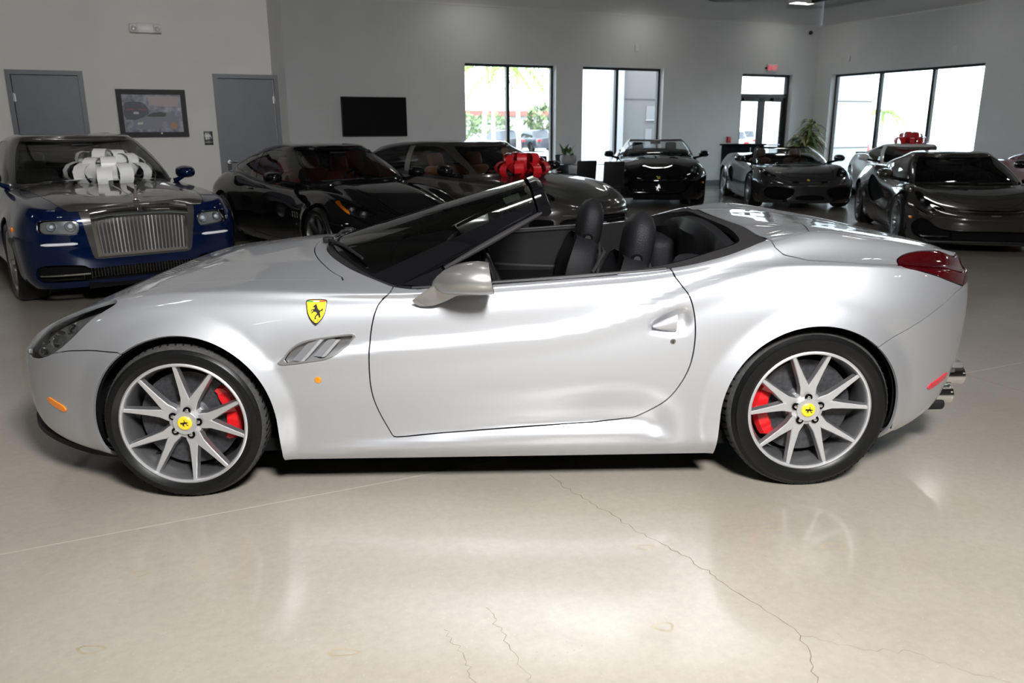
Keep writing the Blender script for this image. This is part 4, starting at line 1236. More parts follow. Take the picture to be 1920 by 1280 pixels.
    for s in (1, -1):
        p, n = on_side(.749, .818, s); nn = Vector(n); xx = Vector((-s, 0, 0)); xx = (xx - nn * xx.dot(nn)).normalized(); yy = nn.cross(xx)
        B = Matrix.Translation(Vector(p)) @ Matrix((xx, yy, nn)).transposed().to_4x4()
        shield = smoothpoly([(-.040, .046), (0, .050), (.040, .046), (.0415, .02), (.036, -.012), (.020, -.040), (0, -.056), (-.020, -.040), (-.036, -.012), (-.0415, .02)], 6)
        f = lambda k, z0: (lambda a, b, t: (a * k, b * k, z0 + t))
        bd = MB().prism(shield, .004, f(1, 0), T=B).build('fender_badge', M_CHROME, root, 0)
        MB().prism(shield, .0012, f(.91, .004), T=B).build('badge_field', M_YEL, bd, 0)
        for k, c in enumerate(((.02, .25, .06), (.8, .8, .8), (.55, .02, .02))):
            MB().box(((k - 1) * .0245, .0405, .0055), (.0245, .0055, .0012), T=B).build('badge_stripe', mat('badge_stripe_%d' % k, c, .4), bd, 0)
        MB().prism([(a * .066, b * .066 - .002) for a, b in horse_poly()], .0008, f(1, .0052), T=B).build('badge_horse', M_INK, bd, 0)
        for ch, ax in (('S', -.012), ('F', .005)):
            o = text('badge_letter', ch, .014, .0003, M_INK, bd, B @ Matrix.Translation((ax, -.047, .0058)))
        p, n = on_side(.755, .533, s)
        TT = Matrix.Translation(Vector(p)) @ Vector(n).to_track_quat('Z', 'Y').to_matrix().to_4x4()
        rp = MB().lathe([(.0, .006), (.011, .005), (.0145, .001), (.015, -.004)], 24, 'z', T=TT).build('side_repeater', M_AMBER, root)
        for (ax, az), (bx, bz), mt, nm in (((1.955, .420), (1.850, .384), M_AMBER, 'side_marker'), ((-1.885, .424), (-2.025, .462), M_REDREF, 'rear_reflector')):
            P = []
            for t in np.linspace(0, 1, 9):
                p, n = on_side(ax + (bx - ax) * t, az + (bz - az) * t, s); w_ = .016 * math.sqrt(max(.02, 1 - (2 * t - 1) ** 6)); n = Vector(n); p = Vector(p)
                up = (Vector((0, 0, 1)) - n * n.z).normalized()
                P.append([p - up * w_ - n * .004, p - up * w_ * .9 + n * .004, p + up * w_ * .9 + n * .004, p + up * w_ - n * .004])
            MB().grid(P).build(nm, mt, root)
        # exhaust tips: two stacked pipes each side
        for (yy, z_, xx_) in ((.56, .395, -2.125), (.555, .300, -2.085)):
            MB().lathe([(.040, .10), (.042, -.06), (.045, -.075), (.041, -.076), (.037, -.06), (.036, .08)], 28, 'x', c=(xx_, s * yy, z_), T=None).build('exhaust_tip', M_CHROME, root)
        MB().rbox((-2.12, s * .555, .462), (.10, .15, .03), .012).build('exhaust_shield', M_SILVERF, root)
    # diffuser under the tail
    MB().rbox((-1.98, 0, .255), (.30, 1.2, .05), .02).build('rear_diffuser', M_TRIM, root)
    # ---------------- wheels
    for s in (1, -1):
        wheel(root, 1.335, s, .340, .340, .266, .235, .918, 'five_y', cap_m=M_YEL, horse=True, caliper=M_RED, cal_ang=R(180 - 8), phase=R(104), tread=True)
        wheel(root, -1.335, s, .355, .355, .266, .265, .918, 'five_y', cap_m=M_YEL, horse=True, caliper=M_RED, cal_ang=R(-5), phase=R(88), tread=True)
    return root


hero()
# ================================================================== the other cars
def F2(a): return lambda *p: sp(p, a)


def car(c):
    root = empty(c['name'], c['loc'], c['head']); tag(root, c['label'], 'car', c.get('group'))
    paint = c['paint']; S = lambda p, s=.12: sp(p, s)
    ax = c['wb'] / 2; w = c['w']; xn, xt = c['xn'], c['xt']
    pl = plan(xn, c['xfs'], c['xrs'], xt, c.get('pf', 2.5), c.get('pr', 2.5))
    bot = S(c['bottom']); z7 = S(c['z7']); y7 = S(c['y7']); zc = S(c['zc'])
    rk = c.get('rake', .10); rr = c.get('rear_rake', .12)
    waist = S(c['waist']) if 'waist' in c else (lambda q: np.ones(np.shape(q)))
    rows = []
    for k, fy, dx in ((0, .90, -rk), (.09, .955, -rk * .5), (.28, .985, -rk * .15), (.50, 1.0, 0), (.72, .995, 0)):
        rows.append(row(pl, lambda q, fy=fy: w * fy * (waist(q) if fy > .95 else 1), lambda q, k=k: bot(q) + (z7(q) - bot(q)) * k, dx, rr * (1 - k) ** 2))
    rows.append(row(pl, lambda q: y7(q) * .42 + w * .985 * .58, lambda q: bot(q) + (z7(q) - bot(q)) * c.get('sh', .89), 0, 0))
    rows.append(row(pl, y7, z7, c.get('hood_rake', -.015), 0))
    for fy, k in c.get('crown', ((.80, .40), (.55, .78), (.28, .95), (0, 1.0))):
        rows.append(row(pl, lambda q, fy=fy: y7(q) * fy, lambda q, k=k: z7(q) * (1 - k) + zc(q) * k, c.get('hood_rake', -.015), 0))
    ar, az = c['arch'], c['rt']

    def disp(V, A):
        V = V.copy(); x, y, z = V[:, 0], V[:, 1], V[:, 2]; sg = np.sign(y); sd = sstep(.6 * w, .85 * w, np.abs(y))
        d = 0 * x
        for cx in (ax, -ax):
            q = (ar + .07) - np.hypot(x - cx, z - az); q = np.where(q > 0, q, 0)
            d = d + np.minimum(.18 * q, .016)
        if 'disp' in c: d = d + c['disp'](x, z)
        V[:, 1] = y + sg * d * sd
        if 'disp_top' in c: V[:, 2] += c['disp_top'](V[:, 0], np.abs(V[:, 1])) * sstep(.0, .05, V[:, 2] - (z7(V[:, 0]) - .12))
        return V
    lo = c.get('lod', 1.0)
    U = u_samples(int(44 * lo), int(110 * lo), int(30 * lo))
    m = shell_from_rows(rows, U, [2, 3] + [4] * (len(rows) - 3) if lo >= .8 else 2, disp)
    for cx in (ax, -ax):
        _, m = cut(m, circ_xz(cx, az, ar, .45 * w))
    skin = m
    # greenhouse footprint removed
    g = c['cab']; bp_ = plan(g['b'][0], g['b'][1], g['b'][2], g['b'][3], g.get('pf', 2.8), g.get('pr', 2.8))
    gy = S(g['y']) if not np.isscalar(g['y']) else (lambda q: np.full(np.shape(q), g['y'])); gz = lambda q, o=0: None
    uu = np.linspace(0, 3, 80); bx, bwid = bp_(uu); ring = np.stack([bx, gy(bx) * bwid], 1)
    cen = np.array([(g['b'][0] + g['b'][3]) / 2, 0]); ringi = cen + (ring - cen) * .955
    poly = [tuple(p) for p in ringi] + [(ringi[-1][0], -.3), (ringi[0][0], -.3)]
    _, m = cut(m, poly_xy(poly, c.get('cut_z', .6)))
    # black sheet added under the skin, so the gaps show dark
    lin, _ = split(skin, skin[0][:, 0] - (xn - .12))
    _, lin = cut(lin, poly_xy(poly, c.get('cut_z', .6)))
    # details cut from the skin
    for it in c.get('cuts', ()):
        fn = {'xy': poly_xy, 'yz': poly_yz, 'xz': poly_xz}[it['in']](it['poly'], it.get('min', 0.0), it.get('side', 0), **({'sign': it['sign']} if 'sign' in it else {}))
        ins, m = cut(m, fn, it.get('gap', 0))
        if it.get('lamp'): _, lin = cut(lin, fn)
        halves = [ins]
        if it.get('pair', True): halves = [side_of(ins, 1), side_of(ins, -1)]
        for h in halves:
            if not h[2]: continue
            if it.get('lamp'):
                lens = mk(it['name'], h, M_LENS, root)
                mk('lamp_housing', offset(h, -it.get('deep', .04)), it.get('house', M_TRIM), lens)
                sgn = 1 if h[0][:, 1].mean() > 0 else -1
                for (a, b, r_) in it['lamp']:
                    ax_ = {'xy': (0, 1), 'yz': (1, 2), 'xz': (0, 2)}[it['in']]
                    q = np.abs(h[0][:, ax_[0]]) if ax_[0] == 1 else h[0][:, ax_[0]]; q2 = np.abs(h[0][:, ax_[1]]) if ax_[1] == 1 else h[0][:, ax_[1]]
                    k = np.argmin((q - a) ** 2 + (q2 - b) ** 2)
                    nn = Vector(h[1][k, :3]); TT = Matrix.Translation(Vector(h[0][k]) - nn * (it.get('deep', .04) - .012)) @ nn.to_track_quat('Z', 'Y').to_matrix().to_4x4()
                    MB().lathe([(0, -.02), (r_ * .55, -.014), (r_ * .9, .006), (r_, .012), (r_ * 1.08, .008), (r_ * 1.1, -.02)], 20, 'z', T=TT).build('lamp_bowl', M_LAMPIN, lens)
                    MB().ball((0, 0, 0), r_ * .5, 12, 8, T=TT).build('lamp_bulb', mat('bulb_glass', (.75, .8, .85), .08, 0, 1.0), lens)
                for (pl_, mt, nm) in it.get('insets', ()):
                    fi = {'xy': poly_xy, 'yz': poly_yz, 'xz': poly_xz}[it['in']](pl_, -9)
                    hi, _ = cut(h, fi)
                    mk(nm, offset(hi, -.010), mt, lens)
            else:
                mk(it['name'], offset(h, -it.get('off', 0.0)), it['mat'], root, it.get('rim', 0.0))
    mk('added_gap_backing', offset(lin, -.03), M_WELL, root)
    # doors (panel gap)
    if 'door' in c:
        for s in (1, -1):
            d_in, m = cut(m, poly_xz(c['door'], w * .6, s), .007)
            do = mk('door', d_in, c.get('door_paint', paint), root, .012)
            if 'handle' in c:
                hx, hz = c['handle']; sel = d_in[0]
                k = np.argmin((sel[:, 0] - hx) ** 2 + (sel[:, 2] - hz) ** 2); p = sel[k]
                MB().rbox((hx, p[1] + s * .008, hz), (.17, .022, .026), .01, 3).build('door_handle', c.get('handle_m', paint), do)
    mk('body', m, paint, root, .012)
    # under parts
    arch_liner(root, ax, az, ar + .008, w * .95, w * .52); arch_liner(root, -ax, az, ar + .008, w * .95, w * .52)
    ub = MB(); ub.box((0, 0, .19), (2 * ax - 2 * ar, w * 1.7, .06)); ub.box(((xn + ax) / 2 + .0, 0, .22), (xn - ax - .1, w * 1.0, .08)); ub.box(((xt - ax) / 2, 0, .24), (abs(xt) - ax - .1, w * 1.0, .08)); ub.box((0, 0, .25), (2 * ax + 2 * ar, w * 1.0, .06))
    ub.build('underbody', M_WELL, root)
    # ---------------- greenhouse
    t = g['t']; tp_ = plan(t[0], t[1], t[2], t[3], g.get('tpf', 2.8), g.get('tpr', 2.8)); ty = g['ty']; tz = S(g['tz'])
    zb = S(g['zb']); bow = g.get('bow', .035)
    def base(u, dz=0.0, ky=1.0):
        x, wd = bp_(u); return np.stack([x, gy(x) * wd * ky, zb(x) + dz], -1)
    def top(u, ky=1.0, dz=0.0):
        x, wd = tp_(u); tyx = ty(x) if callable(ty) else ty
        return np.stack([x, tyx * wd * ky, tz(x) + dz], -1)
    cr = g.get('crown', .045)
    def midr(k, b):
        def f(u):
            a = base(u); e = top(u); p = a * (1 - k) + e * k; n = np.stack([np.where(u < 1, 1 - u, np.where(u > 2, -(u - 2), 0)) * .6, np.sign(p[:, 1]) * .8, np.full(len(u), .45)], -1)
            return p + n * b
        return f
    grows = [lambda u: base(u, -.05), base, midr(.5, bow), lambda u: top(u, 1.0, -.012), lambda u: top(u, .90, cr * .45), lambda u: top(u, .55, cr * .85), lambda u: top(u, 0.0, cr)]
    Ug = u_samples(26, 50, 26)
    gm = shell_from_rows(grows, Ug, [1, 8, 8, 4, 4, 4])
    uA = g.get('uA', .62); uS = g.get('uS', uA + .10)
    wsf = lambda V, A: np.maximum(np.maximum(A[:, 3] - uA, 1.06 - A[:, 4]), A[:, 4] - g.get('wtop', 2.93))
    ws, gm = cut(gm, wsf)
    if c.get('open'):
        fr, rest = cut(gm, lambda V, A: np.maximum(np.maximum(A[:, 3] - uS - .04, A[:, 4] - 3.25), (A[:, 4] - 3.0) * .0 - 1))
        fr, _ = cut(fr, lambda V, A: np.maximum(A[:, 3] - uS - .04, .90 - A[:, 4]))
        mk('windshield_frame', fr, g.get('frame', M_BLACK), root, .022)
        wso = mk('windshield', ws, g.get('glass', M_WS), root)
    else:
        dlo = smoothpoly(g['dlo'], 5)
        sg_, gm = cut(gm, lambda V, A: sdpoly(np.stack([A[:, 3], A[:, 4]], 1), dlo))
        rg, gm = cut(gm, lambda V, A: np.maximum(np.maximum(g.get('uR', 2.45) - A[:, 3], 1.10 - A[:, 4]), A[:, 4] - 2.85))
        _, gm = split(gm, gm[1][:, 4] - .5)
        rp = c.get('roof_paint', paint)
        mk('roof', gm, rp, root, .02)
        mk('windshield', offset(ws, -.004), g.get('glass', M_WS), root)
        for s in (1, -1): mk('side_window', offset(side_of(sg_, s), -.006), g.get('side_glass', M_SIDEGL), root)
        mk('rear_window', offset(rg, -.005), g.get('rear_glass', M_SIDEGL), root)
        if g.get('pillar'):
            bp1, bp2 = g['pillar']
            for s in (1, -1):
                h = side_of(sg_, s)
                pin, _ = cut(h, lambda V, A: np.abs(V[:, 0] - (bp1 + bp2) / 2 - (V[:, 2] - 1.1) * -.25) - (bp2 - bp1) / 2)
                mk('door_pillar', offset(pin, -.002), g.get('pillar_m', M_BLACK), root)
        if g.get('chrome'):
            for s in (1, -1):
                pts = []
                for q in np.linspace(g['chrome'][0], g['chrome'][1], 40):
                    p = base(np.array([q]))[0]; pts.append((p[0], s * (p[1] + .004), p[2] + .012))
                MB().tube(pts, .010, 6).build('belt_molding', M_CHROME, root)
    # ---------------- cabin
    inm = c.get('inner', M_LEATHER); sx = c.get('seat_x', -.15); zs = c.get('seat_z', .24)
    fl = MB(); x0, x1 = g['b'][3] + .15, g['b'][0] - .25
    fl.box(((x0 + x1) / 2, 0, .34), (x1 - x0, w * 1.5, .04)); fl.box((x0 + .02, 0, .60), (.04, w * 1.3, .5)); fl.build('cabin_floor', M_TRIM, root)
    P = []
    zd = c.get('dash_z', .90); xd = g['b'][1]
    for y in np.linspace(-.70, .70, 17):
        h_ = .04 * math.exp(-((y - .36) / .17) ** 2); k = abs(y) / .7
        P.append([(g['b'][0] - .12 - .30 * k * k, y, zd - .01), (xd - .12, y, zd + h_), (xd - .26, y, zd - .03 + h_), (xd - .24, y, zd - .2), (xd - .1, y, .40)])
    MB().grid(P).build('dashboard', M_TRIM, root)
    TS = Matrix.Translation((xd - .42, .36, zd - .04)) @ Matrix.Rotation(R(-66), 4, 'Y')
    P = [[tuple(Vector((math.cos(a), math.sin(a), 0)) * (.175 + .014 * math.cos(b)) + Vector((0, 0, .014 * math.sin(b)))) for b in np.linspace(0, 2 * PI, 9)] for a in np.linspace(0, 2 * PI, 33)[:-1]]
    MB().grid(P, True, T=TS).box((0, 0, 0), (.30, .04, .012), T=TS).box((0, 0, 0), (.04, .30, .012), T=TS).build('steering_wheel', M_TRIM, root)
    for (ox, yy) in [(0, -.37), (0, .37)] + ([(-.85, -.35), (-.85, .35)] if c.get('rear_seats') else []):
        T = Matrix.Translation((sx + ox, yy, zs))
        st = MB()
        st.rbox((.22, 0, .22), (.5, .46, .18), .06, 3, T=T)
        TBk = T @ Matrix.Translation((-.03, 0, .22)) @ Matrix.Rotation(R(-20), 4, 'Y')
        st.rbox((0, 0, .30), (.15, .46, .58), .07, 4, T=TBk); st.rbox((.05, .19, .26), (.10, .09, .44), .04, 3, T=TBk); st.rbox((.05, -.19, .26), (.10, .09, .44), .04, 3, T=TBk)
        so = st.build('seat', inm, root)
        MB().rbox((.01, 0, .68), (.11, .25, .20), .05, 4, T=TBk).build('headrest', inm, so)
    # door cards seen from the far side
    for s in (1, -1):
        P = [[(x, s * (float(gy(np.array(x))) - .02), float(zb(np.array(x))) - .02), (x, s * (w - .17), .70), (x, s * (w - .2), .40)] for x in np.linspace(g['b'][1] - .05, g['b'][2] + .1, 8)]
        MB().grid(P).build('door_card', inm if c.get('card') else M_TRIM, root)
    MB().rbox((g['t'][0] - .02 + .08, 0, float(tz(np.array(g['t'][0]))) - .07), (.03, .22, .06), .015).build('rearview_mirror', M_TRIM, root)
    # wipers
    for sy in (-.55, .05):
        q = [(g['b'][0] - .02 - .25 * (abs(sy + d) / .8) ** 2, sy + d, float(zb(np.array(g['b'][0] - .02))) + .03 + .03 * d) for d in (0, .25, .5)]
        MB().tube(q, .009, 6).build('wiper', M_TRIM, root)
    # ---------------- door mirrors
    mx_, my_, mz_ = c['mirror']
    for s in (1, -1):
        P = []
        ks = c.get('mirror_size', 1.0)
        for k in np.linspace(0, 1, 10):
            r_ = math.sqrt(max(0, 1 - (1 - k) ** 2.4)); x = mx_ + .10 - .17 * k
            P.append([(x, s * (my_ + ks * .105 * r_ * math.copysign(abs(math.cos(a)) ** .8, math.cos(a))), mz_ + ks * .070 * r_ * math.copysign(abs(math.sin(a)) ** .8, math.sin(a))) for a in np.linspace(0, 2 * PI, 25)[:-1]])
        o = MB(); o.grid([list(q) for q in zip(*P)], True)
        mo = o.build('door_mirror', c.get('mirror_m', paint), root, 60)
        MB().add([(q[0] + .004, q[1], q[2]) for q in P[-1]], [tuple(range(24))]).build('mirror_glass', mat('mirror_face', (.5, .52, .55), .02, 1), mo)
        yb = float(gy(np.array(mx_)))
        MB().tube([(mx_ + .03, s * (yb - .02), mz_ - .09), (mx_ + .02, s * (yb + my_) / 2 - s * .02, mz_ - .065), (mx_, s * (my_ - .04), mz_ - .04)], [.030, .022, .026], 10).build('mirror_arm', c.get('mirror_arm', M_BLACK), mo)
    for s in (1, -1):
        for k, cx in enumerate((ax, -ax)):
            wheel(root, cx, s, c['rt'], c['rt'], c['rr'], c.get('tw', .24), c.get('face', w - .02), c.get('wheel', 'seven'), rim_m=c.get('rim_m'), dark_m=c.get('rim_m'), cap_m=c.get('cap_m'), caliper=c.get('caliper') if lo >= .8 else None, cal_ang=R(0 if cx < 0 else 180), phase=R(90), lod=0, disc=lo >= .8, tread=False)
    return root, dict(rows=rows, skin=skin, z7=z7, y7=y7, zc=zc, base=base, top=top, pl=pl)


TREES = {}


def pt_on(skin, axis, a, b, sgn=1, front=True):
    k = id(skin)
    if k not in TREES: TREES[k] = (skin_tree(skin), skin)
    return cast(TREES[k][0], axis, a, b, sgn)


def frame_at(p, n, up=(0, 0, 1)):
    n = n.normalized(); up = Vector(up); x = up.cross(n).normalized(); y = n.cross(x)
    return Matrix.Translation(p) @ Matrix((x, y, n)).transposed().to_4x4()


P_BLUE = mat('midnight_blue_paint', (.0008, .0075, .042), .25, .35, 1.0, spec=.05)
P_GREYS = mat('two_tone_silver_paint', (.095, .092, .089), .28, .6, 1.0, spec=.1)
P_BLACK = mat('black_paint', (.003, .003, .0035), .2, 0, 1.0, spec=0.0)
P_GUN = mat('gunmetal_paint', (.050, .048, .046), .28, .5, 1.0, spec=.05)
P_GRAPH = mat('graphite_paint', (.040, .037, .033), .26, .5, 1.0, spec=.05)
P_DGREY = mat('dark_grey_paint', (.040, .039, .040), .25, .45, 1.0, spec=.05)
P_WHITE = mat('white_paint', (.70, .70, .70), .3, 0, 1.0)
P_RED = mat('red_paint', (.20, .004, .010), .25, 0.1, 1.0)
L_RED = mat('red_leather', (.46, .008, .014), .45)
L_TAN = mat('tan_leather', (.62, .19, .045), .5)
L_CREAM = mat('cream_leather', (.62, .60, .56), .5)
L_BROWN = mat('brown_leather', (.10, .030, .018), .5)
M_VANE = mat('satin_chrome', (.85, .85, .85), .22, .95)
M_MESHG = mat('grille_mesh', (.012, .012, .013), .5)


def grille_mesh(name, root, P0, du, dv, nu, nv, r=.004, m=None, bend=None):
    g = MB()
    f = bend or (lambda p: p)
    for i in range(nu + 1):
        g.tube([f(P0 + du * (i / nu) + dv * k) for k in (0, .5, 1)], r, 4, False)
    for j in range(nv + 1):
        g.tube([f(P0 + du * k + dv * (j / nv)) for k in np.linspace(0, 1, 9)], r, 4, False)
    o = g.build(name, m or M_MESHG, root); o['kind'] = 'stuff'
    return o


# ------------------------------------------------------------------ blue and silver grand coupe
def blue_coupe():
    c = dict(name='luxury_coupe', label='dark blue two-tone luxury coupe with tall chrome grille and white bow on hood', loc=(-4.836, 9.135, 0), head=R(-52), paint=P_BLUE, roof_paint=P_GREYS,
             wb=3.112, w=.955, xn=2.43, xt=-2.80, xfs=1.85, xrs=-2.0, pf=3.6, pr=3.0, arch=.405, rt=.372, rr=.275, face=.945, wheel='seven', rim_m=mat('polished_alloy', (.6, .6, .6), .2, .9), rake=.06, hood_rake=-.03, sh=.90,
             bottom=[(2.5, .20), (1.9, .18), (1, .17), (-1, .17), (-2, .22), (-2.8, .30)],
             z7=[(2.5, .845), (2.3, .875), (2.0, .915), (1.5, .955), (.8, .975), (0, .985), (-1, 1.0), (-2, 1.0), (-2.8, .92)],
             y7=[(2.5, .83), (2.0, .84), (1.2, .85), (.5, .86), (-1, .86), (-2, .82), (-2.8, .76)],
             zc=[(2.5, .905), (2.3, .935), (2.0, .975), (1.5, 1.015), (1.0, 1.040), (0, 1.04), (-2, 1.05), (-2.8, .96)],
             crown=((.93, .16), (.80, .42), (.62, .86), (.40, .97), (0, 1.0)),
             cab=dict(b=(1.02, .35, -1.7, -2.35), y=[(1.1, .80), (.3, .82), (-1, .80), (-2.4, .70)], zb=[(1.1, 1.035), (.6, 1.0), (0, .99), (-1.2, 1.02), (-2.4, 1.06)], t=(.22, -.15, -1.0, -1.55), ty=.60,
                      tz=[(.3, 1.435), (.0, 1.465), (-.4, 1.475), (-1.0, 1.445), (-1.6, 1.36)], crown=.040, uA=.66, uS=.74, frame=P_GREYS,
                      dlo=[(.80, 1.15), (.86, 2.0), (.98, 2.72), (1.4, 2.80), (1.9, 2.70), (2.12, 2.2), (2.10, 1.5), (1.95, 1.15), (1.4, 1.10)], chrome=(.75, 2.2), pillar=(-.75, -.66)),
             inner=L_CREAM, rear_seats=True, seat_x=-.35, seat_z=.34, dash_z=1.0, mirror=(.74, .935, 1.085), mirror_m=P_BLUE, mirror_arm=P_BLUE, mirror_size=.95,
             door=smoothpoly([(.95, .98), (.98, .6), (.95, .30), (.6, .26), (-.2, .26), (-.6, .30), (-.66, .6), (-.64, 1.1), (.2, 1.1)], 6),
             cuts=[])
    # silver hood panel that wraps down round the grille
    hood = smoothpoly([(1.00, 0), (.95, .40), (.85, .72), (1.2, .705), (1.7, .68), (2.1, .640), (2.30, .60), (2.40, .54), (2.46, .52), (2.6, .45), (2.6, 0), (2.6, -.3), (1, -.3)], 5)
    c['cuts'].append({'in': 'xy', 'poly': hood, 'min': .86, 'name': 'hood', 'mat': P_GREYS, 'pair': False, 'rim': .012, 'gap': .005})
    c['cuts'].append({'in': 'yz', 'poly': [(-.2, 1.2), (.50, 1.2), (.485, .85), (.42, .455), (.39, .44), (-.2, .44)], 'min': 2.0, 'name': 'grille_surround', 'mat': P_GREYS, 'pair': False, 'rim': .02})
    hl = [(.535, .795), (.70, .815), (.845, .80), (.850, .715), (.80, .70), (.56, .695), (.54, .72)]
    c['cuts'].append({'in': 'yz', 'poly': smoothpoly([(.515, .785), (.66, .798), (.79, .790), (.806, .74), (.795, .690), (.66, .672), (.53, .668), (.505, .72)], 6), 'min': 1.9, 'name': 'headlight', 'lamp': [(.58, .73, .040), (.72, .735, .034)], 'deep': .05, 'house': mat('lamp_silver', (.45, .45, .46), .2, .7)})
    c['cuts'].append({'in': 'yz', 'poly': smoothpoly([(-.3, .365), (0, .365), (.44, .365), (.50, .395), (.70, .410), (.83, .395), (.86, .33), (.83, .262), (.70, .250), (0, .250), (-.3, .25)], 5), 'min': 1.9, 'name': 'lower_intake', 'mat': M_WELL, 'off': .06, 'pair': False})
    root, k = car(c)
    sk = k['skin']
    # grille: chrome surround and vanes
    xg = 2.440
    def gx(z): return xg - (z - .5) * .045
    GR = empty('radiator_grille', (0, 0, 0)); GR.parent = root
    o = MB()
    o.add([(gx(.46), -.385, .462), (gx(.46), .385, .462), (gx(.49) + .02, .356, .490), (gx(.49) + .02, -.356, .490), (gx(.46) - .12, -.385, .462), (gx(.46) - .12, .385, .462), (gx(.49) - .08, .356, .490), (gx(.49) - .08, -.356, .490)], [(0, 1, 2, 3), (0, 4, 5, 1), (3, 2, 6, 7)])
    for s in (-1, 1):
        o.add([(gx(.46), s * .385, .462), (gx(.85), s * .412, .852), (gx(.80) + .02, s * .380, .800), (gx(.49) + .02, s * .356, .490), (gx(.46) - .12, s * .385, .462), (gx(.85) - .12, s * .412, .852), (gx(.80) - .08, s * .380, .800), (gx(.49) - .08, s * .356, .490)], [(0, 1, 2, 3), (0, 4, 5, 1), (3, 2, 6, 7)])
    o.build('grille_frame', M_CHROME, GR, 20)
    P = [[(gx(z) + dx, y, z - .03 * abs(y / .41) ** 3) for (dx, z) in ((.020, .798), (.026, .83), (.010, .885), (-.05, .912), (-.12, .918))] for y in np.linspace(-.41, .41, 15)]
    MB().grid(P).build('grille_crown', M_CHROME, GR)
    MB().box((gx(.64) - .085, 0, .645), (.01, .76, .36)).build('grille_back', M_WELL, GR, 0)
    for i in range(23):
        y = -.345 + .69 * i / 22
        MB().tube([(gx(z) + .002, y * (1 + .05 * (z - .5) / .4), z) for z in (.488, .64, .802)], .0075, 10).build('grille_vane', M_VANE, GR)
    MB().box((gx(.85) + .020, 0, .850), (.012, .034, .046)).build('grille_badge', M_INK, GR, 0)
    # mascot figurine
    f = MB(); bx_, bz_ = 2.34, .915
    f.lathe([(0, .0), (.030, .0), (.026, .012), (.012, .020), (.010, .03)], 16, 'z', c=(bx_, 0, bz_))
    f.tube([(bx_, 0, bz_ + .025), (bx_ + .008, 0, bz_ + .055), (bx_ + .022, 0, bz_ + .085), (bx_ + .030, 0, bz_ + .105)], [.014, .012, .010, .006], 8)
    f.ball((bx_ + .034, 0, bz_ + .112), .009, 8, 6)
    for s in (-1, 1):
        f.add([(bx_ + .018, s * .006, bz_ + .092), (bx_ - .02, s * .045, bz_ + .118), (bx_ - .045, s * .038, bz_ + .085), (bx_ - .01, s * .010, bz_ + .055), (bx_ + .010, s * .006, bz_ + .090), (bx_ - .028, s * .043, bz_ + .114), (bx_ - .051, s * .035, bz_ + .082), (bx_ - .018, s * .008, bz_ + .055)], [(0, 1, 2, 3), (7, 6, 5, 4), (0, 4, 5, 1), (1, 5, 6, 2), (2, 6, 7, 3)])
    f.v = [(2.34 + (a - 2.34) * 1.25, b * 1.25, .915 + (c_ - .915) * 1.25) for a, b, c_ in f.v]
    f.build('hood_mascot', M_CHROME, root)
    # hood spear line
    P = []
    for x in np.linspace(1.05, 2.32, 12):
        p, n = pt_on(sk, 'xy', x, 0); P.append([(x, -.010, p.z - .002), (x, -.004, p.z + .005), (x, .004, p.z + .005), (x, .010, p.z - .002)])
    MB().grid(P).build('hood_spear', mat('brushed_steel', (.5, .5, .5), .25, .95), root)
    # lower intake trims and mesh
    for s in (-1, 1):
        P = [tuple(pt_on(sk, 'yz', s * y, .318)[0] + Vector((.004, 0, 0))) for y in np.linspace(.46, .83, 9)]
        MB().tube(P, .008, 6).build('intake_molding', M_CHROME, root)
        p, n = pt_on(sk, 'xz', 1.92, .70, s); MB().rbox(tuple(p), (.12, .02, .045), .008, 2).build('side_marker', M_AMBER, root)
        P = [tuple(pt_on(sk, 'yz', s * y, .588)[0] + Vector((.002, 0, 0))) for y in np.linspace(.53, .80, 9)]
        MB().tube(P, [.006] + [.013] * 7 + [.006], 8).build('daylight_strip', mat('led_strip_white', (.75, .78, .8), .25, 0, .5), root)
        P0 = Vector((2.33, s * .50, .265)); o = grille_mesh('intake_mesh', root, P0, Vector((-.13, s * .32, 0)), Vector((0, 0, .12)), 16, 7, .003, M_DCHROME)
    grille_mesh('intake_mesh', root, Vector((2.365, -.44, .262)), Vector((0, .88, 0)), Vector((0, 0, .10)), 34, 6, .003, M_DCHROME)
    # number plate blank, none; bumper crease chrome
    # papers on the dash
    MB().box((.62, .52, 1.055), (.22, .16, .004)).build('dash_paper', M_WHITE, root, 0)
    return root


blue_coupe()


